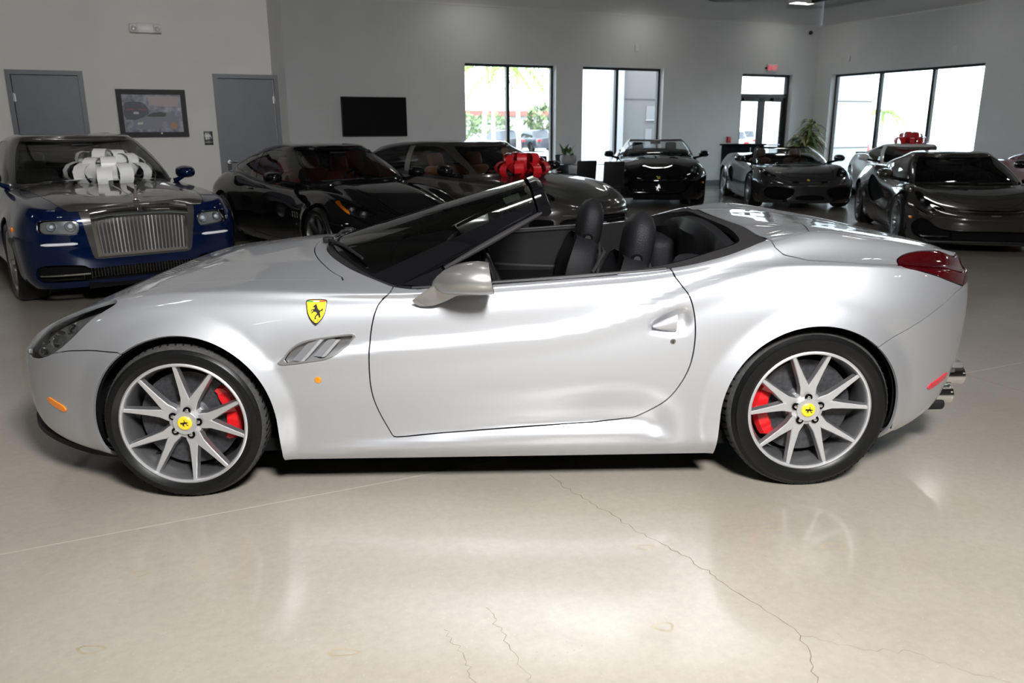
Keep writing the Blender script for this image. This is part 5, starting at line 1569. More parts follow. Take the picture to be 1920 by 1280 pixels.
# ------------------------------------------------------------------ black coupe with red cabin
def black_gt():
    c = dict(name='black_coupe', label='gloss black coupe with red leather seats behind the blue car', loc=(-2.371, 10.681, 0), head=R(-51.6), paint=P_BLACK, wb=2.942, w=.945, xn=2.41, xt=-2.46, xfs=1.45, xrs=-1.6, pf=2.5, pr=2.6, arch=.385, rt=.350, rr=.265, face=.93, wheel='seven', rim_m=mat('dark_alloy', (.10, .10, .10), .3, .8), rake=.08, hood_rake=-.05,
             bottom=[(2.5, .22), (1.9, .17), (1, .16), (-1, .16), (-2, .22), (-2.5, .32)],
             z7=[(2.5, .50), (2.2, .60), (1.95, .68), (1.7, .76), (1.4, .83), (1.1, .85), (.7, .835), (0, .86), (-.7, .905), (-1.3, .965), (-1.8, .965), (-2.5, .88)],
             y7=[(2.5, .76), (1.9, .75), (1.4, .76), (.8, .80), (0, .83), (-1, .80), (-1.8, .72), (-2.5, .68)],
             zc=[(2.5, .55), (2.3, .62), (2.0, .72), (1.6, .83), (1.2, .90), (.9, .93), (0, .93), (-1.5, 1.0), (-2.1, 1.0), (-2.5, .92)],
             waist=[(2.5, 1), (1.4, 1.0), (.5, .965), (-.3, .965), (-1.3, 1.0), (-2.5, 1)],
             disp_top=lambda x, y: -.022 * np.exp(-((y - .52) / .09) ** 2) * sstep(.7, 1.2, x) * (1 - sstep(1.7, 2.2, x)),
             cab=dict(b=(1.02, .38, -1.45, -2.05), y=[(1.1, .74), (.3, .79), (-.8, .76), (-2.1, .62)], zb=[(1.1, .925), (.6, .875), (0, .87), (-.8, .925), (-1.4, .975), (-2.1, 1.0)], t=(.18, -.15, -.75, -1.35), ty=.54,
                      tz=[(.3, 1.285), (.0, 1.315), (-.4, 1.322), (-.9, 1.285), (-1.4, 1.185)], crown=.036, uA=.66, uS=.73,
                      dlo=[(.78, 1.14), (.86, 2.0), (.97, 2.70), (1.4, 2.82), (1.8, 2.66), (2.12, 2.1), (2.22, 1.5), (1.9, 1.13), (1.4, 1.10)], pillar=(-.80, -.68), pillar_m=M_BLACK, side_glass=glass('car_clear_side_glass', (.80, .83, .82)), rear_glass=M_SIDEGL),
             inner=L_RED, rear_seats=True, seat_x=-.25, seat_z=.22, dash_z=.90, mirror=(.55, 1.00, .985), card=True,
             door=smoothpoly([(.72, .92), (.80, .6), (.76, .30), (.4, .24), (-.3, .24), (-.66, .32), (-.80, .62), (-.74, .97), (.2, 1.05)], 6), handle=(-.55, .80), handle_m=P_BLACK,
             cuts=[{'in': 'xy', 'poly': smoothpoly([(2.10, .50), (2.13, .60), (2.05, .70), (1.90, .765), (1.66, .775), (1.63, .735), (1.80, .64), (1.97, .53)], 6), 'min': .40, 'name': 'headlight', 'lamp': [(2.0, .60, .045), (1.86, .68, .040)], 'deep': .045, 'house': mat('lamp_dark', (.06, .06, .06), .2, .8),
                    'insets': [(smoothpoly([(1.95, .775), (1.70, .79), (1.62, .735), (1.66, .715), (1.74, .74), (1.90, .735)], 5), M_AMBER, 'turn_lamp')]},
                   {'in': 'yz', 'poly': smoothpoly([(-.3, .60), (0, .605), (.32, .575), (.47, .48), (.42, .36), (.25, .29), (0, .28), (-.3, .29)], 6), 'min': 1.9, 'name': 'oval_grille', 'mat': M_WELL, 'off': .05, 'pair': False},
                   {'in': 'xy', 'poly': smoothpoly([(1.05, 0), (1.0, .35), (.86, .66), (1.2, .655), (1.6, .62), (1.95, .50), (2.2, .30), (2.26, 0), (2.2, -.3), (1.0, -.35)], 5), 'min': .5, 'name': 'hood', 'mat': P_BLACK, 'pair': False, 'rim': .012, 'gap': .006}])
    root, k = car(c); sk = k['skin']
    g = MB()
    for i in range(9):
        y = -.40 + .1 * i; h = .14 * math.sqrt(max(0, 1 - (y / .47) ** 2)); MB().tube([(2.37 - .25 * y * y, y, .44 - h), (2.37 - .25 * y * y, y, .44 + h)], .008, 6).build('grille_bar', M_CHROME, root)
    for s in (-1, 1):
        for i in range(3):
            p, n = pt_on(sk, 'xz', .98 - .075 * i, .575, s); TT = frame_at(p, n)
            MB().lathe([(0, .002), (.018, .003), (.026, .005), (.030, .001), (.030, -.01)], 18, 'z', T=TT @ Matrix.Diagonal((.9, 1.2, 1, 1))).build('side_port', M_CHROME, root)
        p, n = pt_on(sk, 'xz', .93, .47, s); MB().lathe([(0, .004), (.012, .002), (.013, -.004)], 12, 'z', T=frame_at(p, n)).build('side_repeater', M_CHROME, root)
        MB().tube([(.50, s * .55, .955), (.14, s * .50, 1.27)], .012, 6).build('pillar_trim', M_TRIM, root)
    for y in (-.37, .37):
        MB().rbox((-.30, y, .70), (.05, .16, .035), .01).build('seat_badge_panel', M_RIM, root)
    return root


black_gt()


# ------------------------------------------------------------------ grey shooting brake with tan cabin
def brake_car():
    c = dict(name='shooting_brake', label='dark grey shooting brake with tan seats and red bow on its hood', loc=(-.5, 11.723, 0), head=R(-46.6), paint=P_GUN, wb=2.99, w=.962, xn=2.42, xt=-2.49, xfs=1.45, xrs=-1.7, pf=2.5, pr=2.6, arch=.39, rt=.355, rr=.272, face=.945, wheel='five', rim_m=MATS['dark_alloy'], rake=.06, hood_rake=-.06,
             bottom=[(2.5, .20), (1.9, .16), (1, .16), (-1, .16), (-2, .22), (-2.5, .32)],
             z7=[(2.5, .60), (2.2, .70), (1.9, .79), (1.5, .865), (1.1, .885), (.7, .885), (0, .905), (-.7, .945), (-1.4, .99), (-2, .98), (-2.5, .90)],
             y7=[(2.5, .76), (1.9, .76), (1.4, .78), (.8, .82), (0, .85), (-1, .84), (-1.8, .78), (-2.5, .72)],
             zc=[(2.5, .63), (2.3, .70), (2.0, .79), (1.6, .88), (1.2, .94), (.9, .97), (0, .97), (-1.5, 1.02), (-2.1, 1.0), (-2.5, .92)],
             cab=dict(b=(1.08, .42, -1.75, -2.30), y=[(1.1, .76), (.3, .81), (-.8, .79), (-2.3, .66)], zb=[(1.1, .965), (.6, .925), (0, .915), (-.8, .955), (-1.5, 1.0), (-2.3, 1.0)], t=(.28, -.10, -1.35, -1.95), ty=.57,
                      tz=[(.4, 1.300), (.1, 1.335), (-.4, 1.345), (-1.1, 1.320), (-1.7, 1.255), (-2.0, 1.20)], crown=.036, uA=.66, uS=.74,
                      dlo=[(.78, 1.14), (.86, 2.0), (.97, 2.70), (1.4, 2.82), (1.8, 2.70), (2.05, 2.2), (2.20, 1.6), (1.95, 1.14), (1.4, 1.10)], pillar=(-.70, -.58), pillar_m=mat('pillar_silver', (.30, .29, .27), .3, .8), side_glass=glass('car_clear_side_glass', (.80, .83, .82))),
             inner=L_TAN, rear_seats=False, seat_x=-.22, seat_z=.24, dash_z=.92, mirror=(.58, 1.02, 1.01), card=True, mirror_m=M_BLACK,
             door=smoothpoly([(.74, .94), (.82, .6), (.78, .30), (.4, .25), (-.3, .25), (-.62, .32), (-.74, .62), (-.66, 1.0), (.2, 1.05)], 6),
             cuts=[{'in': 'xy', 'poly': smoothpoly([(2.14, .60), (2.12, .68), (1.98, .76), (1.72, .80), (1.50, .795), (1.52, .76), (1.75, .70), (1.98, .60)], 6), 'min': .45, 'name': 'headlight', 'lamp': [(2.02, .67, .040), (1.85, .735, .032)], 'deep': .045, 'house': mat('lamp_dark', (.06, .06, .06), .2, .8)},
                   {'in': 'yz', 'poly': smoothpoly([(-.3, .50), (0, .50), (.45, .485), (.62, .455), (.64, .38), (.55, .28), (.3, .25), (0, .245), (-.3, .25)], 6), 'min': 1.8, 'name': 'wide_grille', 'mat': M_WELL, 'off': .06, 'pair': False},
                   {'in': 'yz', 'poly': smoothpoly([(.70, .45), (.78, .47), (.86, .46), (.87, .36), (.80, .27), (.72, .30)], 6), 'min': 1.6, 'name': 'corner_intake', 'mat': M_WELL, 'off': .03},
                   {'in': 'xy', 'poly': smoothpoly([(1.12, 0), (1.06, .35), (.92, .68), (1.2, .70), (1.6, .66), (1.95, .54), (2.2, .34), (2.28, 0), (2.2, -.34), (1.06, -.35)], 5), 'min': .5, 'name': 'hood', 'mat': P_GUN, 'pair': False, 'rim': .012, 'gap': .006}])
    root, k = car(c); sk = k['skin']
    for j in range(5):
        MB().tube([(2.36 - .22 * y * y, y, .285 + .045 * j) for y in np.linspace(-.60, .60, 13)], .006, 5).build('grille_bar', M_TRIM, root)
    for s in (-1, 1):
        P = [tuple(pt_on(sk, 'yz', s * y, .515)[0] + Vector((.004, 0, 0))) for y in np.linspace(.05, .62, 8)]
        MB().tube(P, .006, 6).build('grille_molding', M_CHROME, root)
        p, n = pt_on(sk, 'xz', 1.85, .56, s); MB().rbox(tuple(p), (.10, .02, .03), .008, 2).build('side_marker', M_AMBER, root)
    return root


brake_car()


def cabrio(name, label, loc, head, paint, kind):
    """open two-seaters and mid-engined cars seen nose-on at the far end"""
    if kind == 'front_gt':
        c = dict(wb=2.67, w=.95, xn=2.27, xt=-2.28, xfs=1.40, xrs=-1.45, pf=2.6, arch=.385, rt=.345, rr=.262, face=.93, wheel='ten', rake=.06, hood_rake=-.05,
                 bottom=[(2.3, .22), (1.7, .16), (-1.7, .17), (-2.3, .3)],
                 z7=[(2.3, .60), (2.1, .69), (1.9, .765), (1.55, .86), (1.2, .89), (.6, .89), (0, .91), (-.8, .965), (-1.3, 1.04), (-1.9, 1.0), (-2.3, .92)],
                 y7=[(2.3, .78), (1.6, .78), (.9, .82), (0, .86), (-1, .82), (-1.6, .74), (-2.3, .7)],
                 zc=[(2.3, .62), (2.1, .70), (1.9, .775), (1.5, .885), (1.1, .96), (.7, .99), (0, .98), (-1, 1.08), (-1.5, 1.08), (-2.3, .93)],
                 disp_top=lambda x, y: .018 * np.exp(-((y - .30) / .10) ** 2) * sstep(.8, 1.2, x) * (1 - sstep(1.7, 2.1, x)),
                 cab=dict(b=(.82, .20, -.95, -1.35), y=.80, zb=[(.9, .99), (.4, .93), (0, .92), (-1.4, 1.05)], t=(-.17, -.45, -.8, -1.1), ty=.585, tz=[(-.1, 1.285), (-.4, 1.30), (-1.1, 1.25)], crown=.02, uA=.68, uS=.78, wtop=2.85, glass=glass('clear_windshield', (.75, .80, .80))),
                 seat_x=-.52, seat_z=.26, dash_z=.93, mirror=(.45, 1.0, 1.0), open=True,
                 cuts=[{'in': 'xy', 'poly': smoothpoly([(2.03, .60), (2.0, .70), (1.82, .775), (1.58, .80), (1.56, .755), (1.70, .70), (1.88, .60)], 6), 'min': .45, 'name': 'headlight', 'lamp': [(1.93, .66, .045), (1.78, .735, .04)], 'deep': .05, 'house': mat('lamp_silver', (.45, .45, .46), .2, .7)},
                       {'in': 'yz', 'poly': smoothpoly([(-.3, .545), (0, .545), (.40, .53), (.56, .47), (.55, .38), (.42, .30), (0, .275), (-.3, .275)], 6), 'min': 1.7, 'name': 'front_grille', 'mat': M_WELL, 'off': .05, 'pair': False},
                       {'in': 'xy', 'poly': smoothpoly([(1.30, .24), (1.31, .40), (1.22, .42), (1.17, .33), (1.20, .25)], 5), 'min': .7, 'name': 'hood_vent', 'mat': M_WELL, 'off': .015}])
    elif kind == 'mid_open':
        c = dict(wb=2.60, w=.96, xn=2.25, xt=-2.26, xfs=1.35, xrs=-1.5, pf=2.7, arch=.375, rt=.335, rr=.255, face=.945, wheel='five', rake=.03, hood_rake=-.10,
                 bottom=[(2.3, .15), (1.7, .13), (-1.7, .15), (-2.3, .28)],
                 z7=[(2.3, .50), (2.1, .575), (1.9, .645), (1.6, .74), (1.3, .795), (1.0, .80), (.6, .79), (0, .83), (-.5, .90), (-1.0, .97), (-1.5, .96), (-2.3, .86)],
                 y7=[(2.3, .80), (1.6, .80), (1.0, .82), (.4, .83), (-.5, .84), (-1.2, .82), (-2.3, .76)],
                 zc=[(2.3, .49), (2.1, .555), (1.8, .64), (1.4, .735), (1.0, .80), (.8, .82), (0, .85), (-.8, .99), (-1.5, .97), (-2.3, .88)],
                 waist=[(2.3, 1), (1.2, .985), (.3, .94), (-.4, .955), (-1.2, 1.01), (-2.3, 1)],
                 cab=dict(b=(1.02, .38, -.45, -.75), y=.77, zb=[(1.1, .82), (.5, .81), (0, .85), (-.8, .93)], t=(.12, -.2, -.4, -.6), ty=.56, tz=[(.2, 1.135), (-.1, 1.15), (-.6, 1.12)], crown=.02, uA=.68, uS=.78, wtop=2.85, glass=glass('clear_windshield', (.75, .80, .80))),
                 seat_x=-.20, seat_z=.12, dash_z=.80, mirror=(.62, 1.0, .92), open=True, inner=L_BROWN,
                 door=smoothpoly([(.72, .83), (.84, .6), (.80, .28), (.4, .22), (-.1, .24), (-.42, .45), (-.40, .88), (.2, .95)], 6),
                 cuts=[{'in': 'xy', 'poly': smoothpoly([(1.92, .60), (1.90, .72), (1.72, .79), (1.47, .80), (1.42, .74), (1.56, .68), (1.74, .60), (1.86, .56)], 6), 'min': .4, 'name': 'headlight', 'lamp': [(1.80, .66, .045), (1.62, .74, .05)], 'deep': .05, 'house': mat('lamp_dark', (.06, .06, .06), .2, .8)},
                       {'in': 'yz', 'poly': smoothpoly([(.30, .40), (.50, .445), (.72, .44), (.80, .38), (.78, .27), (.66, .215), (.45, .22), (.33, .29)], 6), 'min': 1.5, 'name': 'bumper_intake', 'mat': M_WELL, 'off': .06},
                       {'in': 'yz', 'poly': smoothpoly([(-.2, .30), (0, .30), (.22, .28), (.26, .22), (0, .20), (-.2, .20)], 5), 'min': 1.5, 'name': 'center_intake', 'mat': M_WELL, 'off': .04, 'pair': False},
                       {'in': 'xz', 'poly': smoothpoly([(-.44, .55), (-.50, .66), (-.66, .72), (-.82, .62), (-.70, .44), (-.52, .38)], 6), 'min': .6, 'name': 'side_intake', 'mat': M_WELL, 'off': .05},
                       {'in': 'xy', 'poly': smoothpoly([(1.10, 0), (1.06, .3), (.95, .60), (1.3, .60), (1.7, .54), (2.0, .42), (2.12, 0), (2.0, -.42), (1.06, -.3)], 5), 'min': .45, 'name': 'front_lid', 'mat': paint, 'pair': False, 'rim': .01, 'gap': .006}])
    elif kind == 'mid_coupe':
        c = dict(wb=2.67, w=.955, xn=2.22, xt=-2.20, xfs=1.30, xrs=-1.45, pf=2.6, arch=.38, rt=.338, rr=.262, face=.94, wheel='multi', rake=.02, hood_rake=-.16,
                 bottom=[(2.3, .13), (1.7, .12), (-1.7, .15), (-2.3, .30)],
                 z7=[(2.3, .47), (2.1, .53), (1.9, .60), (1.6, .72), (1.3, .785), (1.0, .775), (.6, .745), (0, .77), (-.5, .86), (-1.0, .95), (-1.5, .94), (-2.2, .86)],
                 y7=[(2.3, .82), (1.6, .80), (1.0, .81), (.4, .82), (-.5, .84), (-1.2, .84), (-2.2, .78)],
                 zc=[(2.3, .49), (2.1, .55), (1.8, .63), (1.4, .71), (1.1, .76), (.9, .79), (0, .82), (-.8, .95), (-1.5, .95), (-2.2, .88)],
                 waist=[(2.3, 1), (1.2, .99), (.4, .93), (-.3, .93), (-1.2, 1.01), (-2.2, 1)],
                 disp=lambda x, z: -.05 * np.exp(-((z - .50 - .12 * (x < 0) * np.abs(x)) / .10) ** 2) * sstep(.75, .2, x) * sstep(-.75, -.35, x),
                 cab=dict(b=(1.14, .45, -.95, -1.55), y=[(1.2, .70), (.4, .74), (-.4, .72), (-1.6, .60)], zb=[(1.2, .765), (.6, .76), (0, .78), (-.5, .86), (-1.6, .95)], t=(.28, -.02, -.45, -.95), ty=.50, tz=[(.35, 1.115), (.1, 1.155), (-.2, 1.165), (-.6, 1.12), (-1.0, 1.05)], crown=.032, uA=.68, uS=.75,
                          dlo=[(.80, 1.16), (.88, 2.0), (.97, 2.72), (1.3, 2.80), (1.6, 2.62), (1.85, 2.0), (1.8, 1.4), (1.5, 1.16), (1.2, 1.12)]),
                 seat_x=-.05, seat_z=.10, dash_z=.77, mirror=(.72, 1.01, .90),
                 door=smoothpoly([(.80, .76), (.86, .5), (.78, .24), (.3, .20), (-.30, .24), (-.45, .5), (-.30, .80), (.2, .92)], 6),
                 cuts=[{'in': 'xy', 'poly': smoothpoly([(2.02, .56), (2.0, .68), (1.86, .775), (1.62, .815), (1.55, .78), (1.66, .72), (1.82, .64), (1.94, .54)], 6), 'min': .4, 'name': 'headlight', 'lamp': [(1.88, .68, .045), (1.74, .75, .035)], 'deep': .05, 'house': mat('lamp_dark', (.06, .06, .06), .2, .8)},
                       {'in': 'yz', 'poly': smoothpoly([(-.3, .300), (0, .300), (.40, .295), (.60, .315), (.72, .40), (.80, .42), (.86, .34), (.84, .22), (.70, .165), (0, .155), (-.3, .155)], 6), 'min': 1.3, 'name': 'front_intake', 'mat': M_WELL, 'off': .07, 'pair': False},
                       {'in': 'xz', 'poly': smoothpoly([(.02, .60), (-.25, .72), (-.55, .80), (-.78, .80), (-.80, .60), (-.62, .44), (-.35, .45)], 6), 'min': .6, 'name': 'side_intake', 'mat': M_WELL, 'off': .07},
                       {'in': 'xy', 'poly': smoothpoly([(1.22, 0), (1.18, .30), (1.06, .58), (1.3, .56), (1.7, .44), (1.92, .25), (1.97, 0), (1.92, -.25), (1.18, -.3)], 5), 'min': .45, 'name': 'front_lid', 'mat': paint, 'pair': False, 'rim': .01, 'gap': .006}])
    elif kind == 'sport':
        c = dict(wb=2.65, w=.95, xn=2.20, xt=-2.20, xfs=1.30, xrs=-1.45, pf=2.6, arch=.38, rt=.338, rr=.26, face=.94, wheel='five', rake=.03, hood_rake=-.10, lod=.7,
                 bottom=[(2.3, .15), (1.7, .13), (-1.7, .16), (-2.3, .30)],
                 z7=[(2.3, .52), (1.9, .64), (1.6, .74), (1.3, .79), (.6, .80), (0, .83), (-.5, .88), (-1.0, .95), (-1.5, .94), (-2.2, .86)],
                 y7=[(2.3, .80), (1.6, .80), (.4, .82), (-1.2, .83), (-2.2, .78)],
                 zc=[(2.3, .53), (1.8, .66), (1.4, .75), (1.0, .83), (0, .86), (-.8, .95), (-1.5, .95), (-2.2, .88)],
                 cab=dict(b=(1.05, .40, -.95, -1.55), y=.72, zb=[(1.2, .83), (.6, .82), (0, .84), (-.5, .88), (-1.6, .95)], t=(.20, -.10, -.50, -1.0), ty=.50, tz=[(.35, 1.12), (.0, 1.165), (-.3, 1.165), (-.7, 1.12), (-1.0, 1.05)], crown=.032, uA=.68, uS=.75,
                          dlo=[(.80, 1.16), (.88, 2.0), (.97, 2.72), (1.3, 2.80), (1.6, 2.62), (1.85, 2.0), (1.8, 1.4), (1.5, 1.16), (1.2, 1.12)]),
                 seat_x=-.1, seat_z=.12, dash_z=.82, mirror=(.66, 1.01, .93),
                 cuts=[{'in': 'xy', 'poly': smoothpoly([(1.98, .58), (1.86, .76), (1.62, .79), (1.60, .74), (1.78, .62), (1.9, .52)], 6), 'min': .4, 'name': 'headlight', 'lamp': [(1.82, .68, .04)], 'deep': .05, 'house': mat('lamp_dark', (.06, .06, .06), .2, .8)},
                       {'in': 'yz', 'poly': smoothpoly([(.30, .40), (.60, .43), (.80, .38), (.76, .25), (.45, .22), (.33, .29)], 6), 'min': 1.3, 'name': 'bumper_intake', 'mat': M_WELL, 'off': .06}])
    c.update(name=name, label=label, loc=loc, head=head, paint=paint)
    if kind in ('mid_open', 'mid_coupe', 'front_gt'): c['rim_m'] = mat('grey_alloy', (.22, .22, .23), .3, .85)
    if name == 'red_roadster': c['mirror_m'] = M_BLACK
    root, k = car(c); sk = k['skin']
    if kind == 'front_gt':
        for j in range(5): MB().tube([(2.22 - .30 * y * y, y, .32 + .042 * j) for y in np.linspace(-.50, .50, 11)], .005, 5).build('grille_bar', M_DCHROME, root)
        T = Matrix.Translation((2.245, 0, .42)); MB().prism([(a * .13, b * .13) for a, b in horse_poly()], .008, lambda a, b, t: (t, -a, b), T=T).build('grille_horse', M_CHROME, root, 0)
        p, n = pt_on(sk, 'yz', 0, .605); B = frame_at(p + Vector((.004, 0, 0)), n); MB().box((0, 0, 0), (.045, .062, .006), T=B).build('nose_badge', M_YEL, root, 0)
        MB().prism([(a * .045, b * .045) for a, b in horse_poly()], .001, lambda a, b, t: (a, b, .0032 + t), T=B).build('badge_horse', M_INK, root, 0)
        for s in (-1, 1):
            p, n = pt_on(sk, 'xz', 1.88, .50, s); MB().rbox(tuple(p), (.10, .03, .035), .008, 2).build('side_marker', M_AMBER, root)
    if kind == 'mid_open':
        p, n = pt_on(sk, 'xy', 2.02, 0); B = frame_at(p + Vector((.0, 0, .004)), n); MB().box((0, 0, 0), (.045, .062, .006), T=B).build('nose_badge', M_YEL, root, 0)
        g = MB()
        for s in (-1, 1):
            P = [[(-.60 - .5 * t, s * (.36 + .17 * math.cos(a) * (1 - .5 * t)), .90 + (.17 - .10 * t) * max(0, math.sin(a))) for a in np.linspace(0, PI, 11)] for t in np.linspace(0, 1, 7)]
            MB().grid(P).build('headrest_fairing', paint, root)
    if kind == 'mid_coupe':
        for s in (-1, 1):
            P = [tuple(pt_on(sk, 'xz', x, z, s)[0]) for x, z in ((2.02, .46), (1.92, .50), (1.80, .545))]
            MB().tube(P, [.012, .018, .010], 6).build('lamp_blade', M_DCHROME, root)
            p, n = pt_on(sk, 'xz', 1.78, .42, s); MB().rbox(tuple(p), (.10, .03, .03), .008, 2).build('side_marker', M_AMBER, root)
            MB().rbox((1.95, s * .62, .21), (.26, .34, .020), .008, 2).build('splitter_blade', P_GRAPH, root)
        MB().rbox((2.04, 0, .16), (.34, 1.5, .03), .012, 2).build('front_splitter', M_TRIM, root)
        p, n = pt_on(sk, 'yz', 0, .475); MB().rbox(tuple(p + Vector((.0, 0, 0))), (.01, .11, .016), .004, 2).build('nose_emblem', M_CHROME, root)
    return root


cabrio('black_convertible', 'black open convertible facing out beside the double door wall', (3.144, 17.833, 0), R(-97.8), P_BLACK, 'front_gt')
cabrio('dark_roadster', 'dark grey open roadster with round-cornered nose intakes parked before the corner plant', (5.752, 17.319, 0), R(-94), P_DGREY, 'mid_open')
cabrio('graphite_supercar', 'graphite low supercar with closed roof behind the silver tail', (6.372, 11.811, 0), R(-103), P_GRAPH, 'mid_coupe')
cabrio('white_sports_car', 'white sports car with red bow on top behind the graphite supercar', (8.40, 17.2, 0), R(-104), P_WHITE, 'sport')
cabrio('red_roadster', 'red sports car cut off by the right picture edge', (9.45, 13.6, 0), R(-105), P_RED, 'sport')
# ================================================================== bows
def bow(loc, rz, size, m, label, seed, tails=True):
    rnd = random.Random(seed); root = empty('gift_bow', loc, rz); tag(root, label, 'bow', 'large gift bows')
    def loop(az, el, L, w, roll=0.0):
        pts = []
        for t in np.linspace(0, 1, 15):
            a = PI * 2 * t
            r = L * .5 * (1 - math.cos(a)); h = L * .30 * math.sin(a)
            pts.append((r, h))
        T = Matrix.Rotation(az, 4, 'Z') @ Matrix.Rotation(-el, 4, 'Y') @ Matrix.Rotation(roll, 4, 'X')
        P = [[(r, -w * (.30 + .70 * min(1, r / (L * .5))) / 2, h), (r, w * (.30 + .70 * min(1, r / (L * .5))) / 2, h)] for r, h in pts]
        g = MB(); g.grid(P, T=T); g.grid([[(a, b, c - .0025) for a, b, c in q] for q in P], T=T)
        return g.build('bow_loop', m, root, 70, fix=False)
    w = size * .165
    for k in range(11): loop(2 * PI * k / 11 + rnd.uniform(-.1, .1), R(rnd.uniform(6, 16)), size * .52, w)
    for k in range(9): loop(2 * PI * (k + .5) / 9 + rnd.uniform(-.1, .1), R(rnd.uniform(28, 46)), size * .46, w)
    for k in range(6): loop(2 * PI * k / 6 + rnd.uniform(-.2, .2), R(rnd.uniform(56, 70)), size * .40, w)
    loop(.6, R(88), size * .34, w)
    MB().rbox((0, 0, size * .04), (size * .16, size * .16, size * .09), size * .03).build('bow_knot', m, root)
    if tails:
        for k, a in enumerate((-.35, .25, 2.6, 3.6, -1.2)):
            d = Vector((math.cos(a), math.sin(a), 0)); n = Vector((-d.y, d.x, 0)); P = []
            for t in np.linspace(0, 1, 8):
                p = d * size * (.08 + .62 * t) + Vector((0, 0, size * (.012 + .03 * math.sin(t * 7 + k) * (1 - t) + .015))); ww = w * .38
                P.append([tuple(p - n * ww), tuple(p + n * ww)])
            MB().grid(P).build('bow_tail', m, root, 70)
    return root


M_RIBW = mat('white_ribbon', (.78, .78, .78), .35, 0, .2)
M_RIBR = mat('red_ribbon', (.60, .012, .02), .32, 0, .3)


def car_pt(loc, head, x, y, z):
    c, s = math.cos(head), math.sin(head); return (loc[0] + c * x - s * y, loc[1] + s * x + c * y, z)


bow(car_pt((-4.836, 9.135), R(-52), .98, .10, 1.045), R(-40), .84, M_RIBW, 'big white ribbon bow on the hood of the blue luxury coupe', 3)
bow(car_pt((-.5, 11.723), R(-46.6), 1.12, -.16, .965), R(-30), .74, M_RIBR, 'big red ribbon bow on the hood of the grey shooting brake', 5)
bow(car_pt((8.40, 17.2), R(-104), -.15, .0, 1.20), R(20), .62, M_RIBR, 'red ribbon bow on the roof of the white sports car', 9)

# ================================================================== things on the walls
tv = empty('television'); tv.matrix_world = TB @ Matrix.Translation((-9.315, -.07, 1.795)); tag(tv, 'black flat television on the grey wall beside the windows', 'television')
MB().rbox((0, 0, 0), (1.45, .06, .83), .008, 2).build('tv_case', M_TRIM, tv)
MB().box((0, -.0315, .004), (1.42, .002, .79)).build('tv_screen', mat('tv_screen_black', (.004, .004, .005), .12, 0, .5), tv, 0)
MB().box((0, .05, 0), (.4, .05, .3)).build('wall_mount', M_STEEL, tv, 0)
MB().box((0, -.032, -.404), (.03, .003, .006)).build('tv_logo', M_DCHROME, tv, 0)

pc = empty('framed_poster'); pc.matrix_world = TB @ Matrix.Translation((OX - 1.945, OY - .03, 1.775)); tag(pc, 'black framed car poster between the two grey doors', 'picture')
W2, H2 = .465, .335
for c, d in (((0, 0, H2 - .035), (2 * W2, .05, .07)), ((0, 0, -H2 + .035), (2 * W2, .05, .07)), ((-W2 + .035, 0, 0), (.07, .05, 2 * H2 - .14)), ((W2 - .035, 0, 0), (.07, .05, 2 * H2 - .14))): MB().box(c, d).build('picture_frame', M_TRIM, pc, 0)
def poster_mat():
    m = bpy.data.materials.new('poster_print'); m.use_nodes = True; nt = m.node_tree; b = nt.nodes['Principled BSDF']; L = nt.links
    tc = nt.nodes.new('ShaderNodeTexCoord'); n = nt.nodes.new('ShaderNodeTexNoise'); n.inputs['Scale'].default_value = 9; n.inputs['Detail'].default_value = 6
    r = nt.nodes.new('ShaderNodeValToRGB'); r.color_ramp.elements[0].position = .35; r.color_ramp.elements[1].position = .7
    r.color_ramp.elements[0].color = (.10, .11, .15, 1); r.color_ramp.elements[1].color = (.42, .44, .52, 1)
    L.new(tc.outputs['Object'], n.inputs['Vector']); L.new(n.outputs['Fac'], r.inputs[0]); L.new(r.outputs[0], b.inputs['Base Color'])
    b.inputs['Roughness'].default_value = .5; b.inputs['Coat Weight'].default_value = .6; b.inputs['Coat Roughness'].default_value = .02
    return m
pp = MB().box((0, .005, 0), (2 * W2 - .13, .01, 2 * H2 - .13)).build('poster_print', poster_mat(), pc, 0)
def flat(poly, m, y, name): return MB().prism(poly, .0006, lambda a, b, t: (a, y - t, b)).build(name, m, pc, 0)
pm = lambda n, c: mat('print_' + n, c, .5, 0, .5)
flat([(-.385, .10), (-.36, .15), (-.30, .165), (-.15, .16), (-.10, .13), (-.06, .07), (-.05, -.06), (-.09, -.10), (-.36, -.09), (-.39, -.02)], pm('dark', (.06, .065, .09)), -.0005, 'printed_car')
flat([(-.35, .045), (-.25, .05), (-.25, .062), (-.35, .06)], pm('red', (.30, .06, .06)), -.0014, 'printed_lamp'); flat([(-.18, .05), (-.08, .045), (-.08, .058), (-.18, .062)], pm('red', (.3, .06, .06)), -.0014, 'printed_lamp')
flat([(-.26, -.01), (-.19, -.01), (-.19, .02), (-.26, .02)], pm('plate', (.5, .5, .5)), -.0014, 'printed_plate')
flat([(-.05, .24), (.36, .24), (.36, .10), (.20, .09), (-.04, .12)], pm('rose', (.42, .34, .36)), -.0005, 'printed_sky')
flat([(-.28, -.18), (-.26, -.10), (-.14, -.06), (-.02, .02), (.12, .035), (.22, .01), (.32, -.03), (.35, -.10), (.34, -.16), (.20, -.21), (-.06, -.23), (-.2, -.22)], pm('grey', (.20, .21, .26)), -.0016, 'printed_car')
flat([(-.10, -.04), (0, .01), (.11, .02), (.18, -.005), (.16, -.045), (0, -.05)], pm('glassy', (.03, .033, .045)), -.0024, 'printed_windshield')
flat([(.15 + .048 * math.cos(a) * .8, -.165 + .055 * math.sin(a)) for a in np.linspace(0, 2 * PI, 20)[:-1]], pm('wheel', (.26, .26, .29)), -.0024, 'printed_wheel')
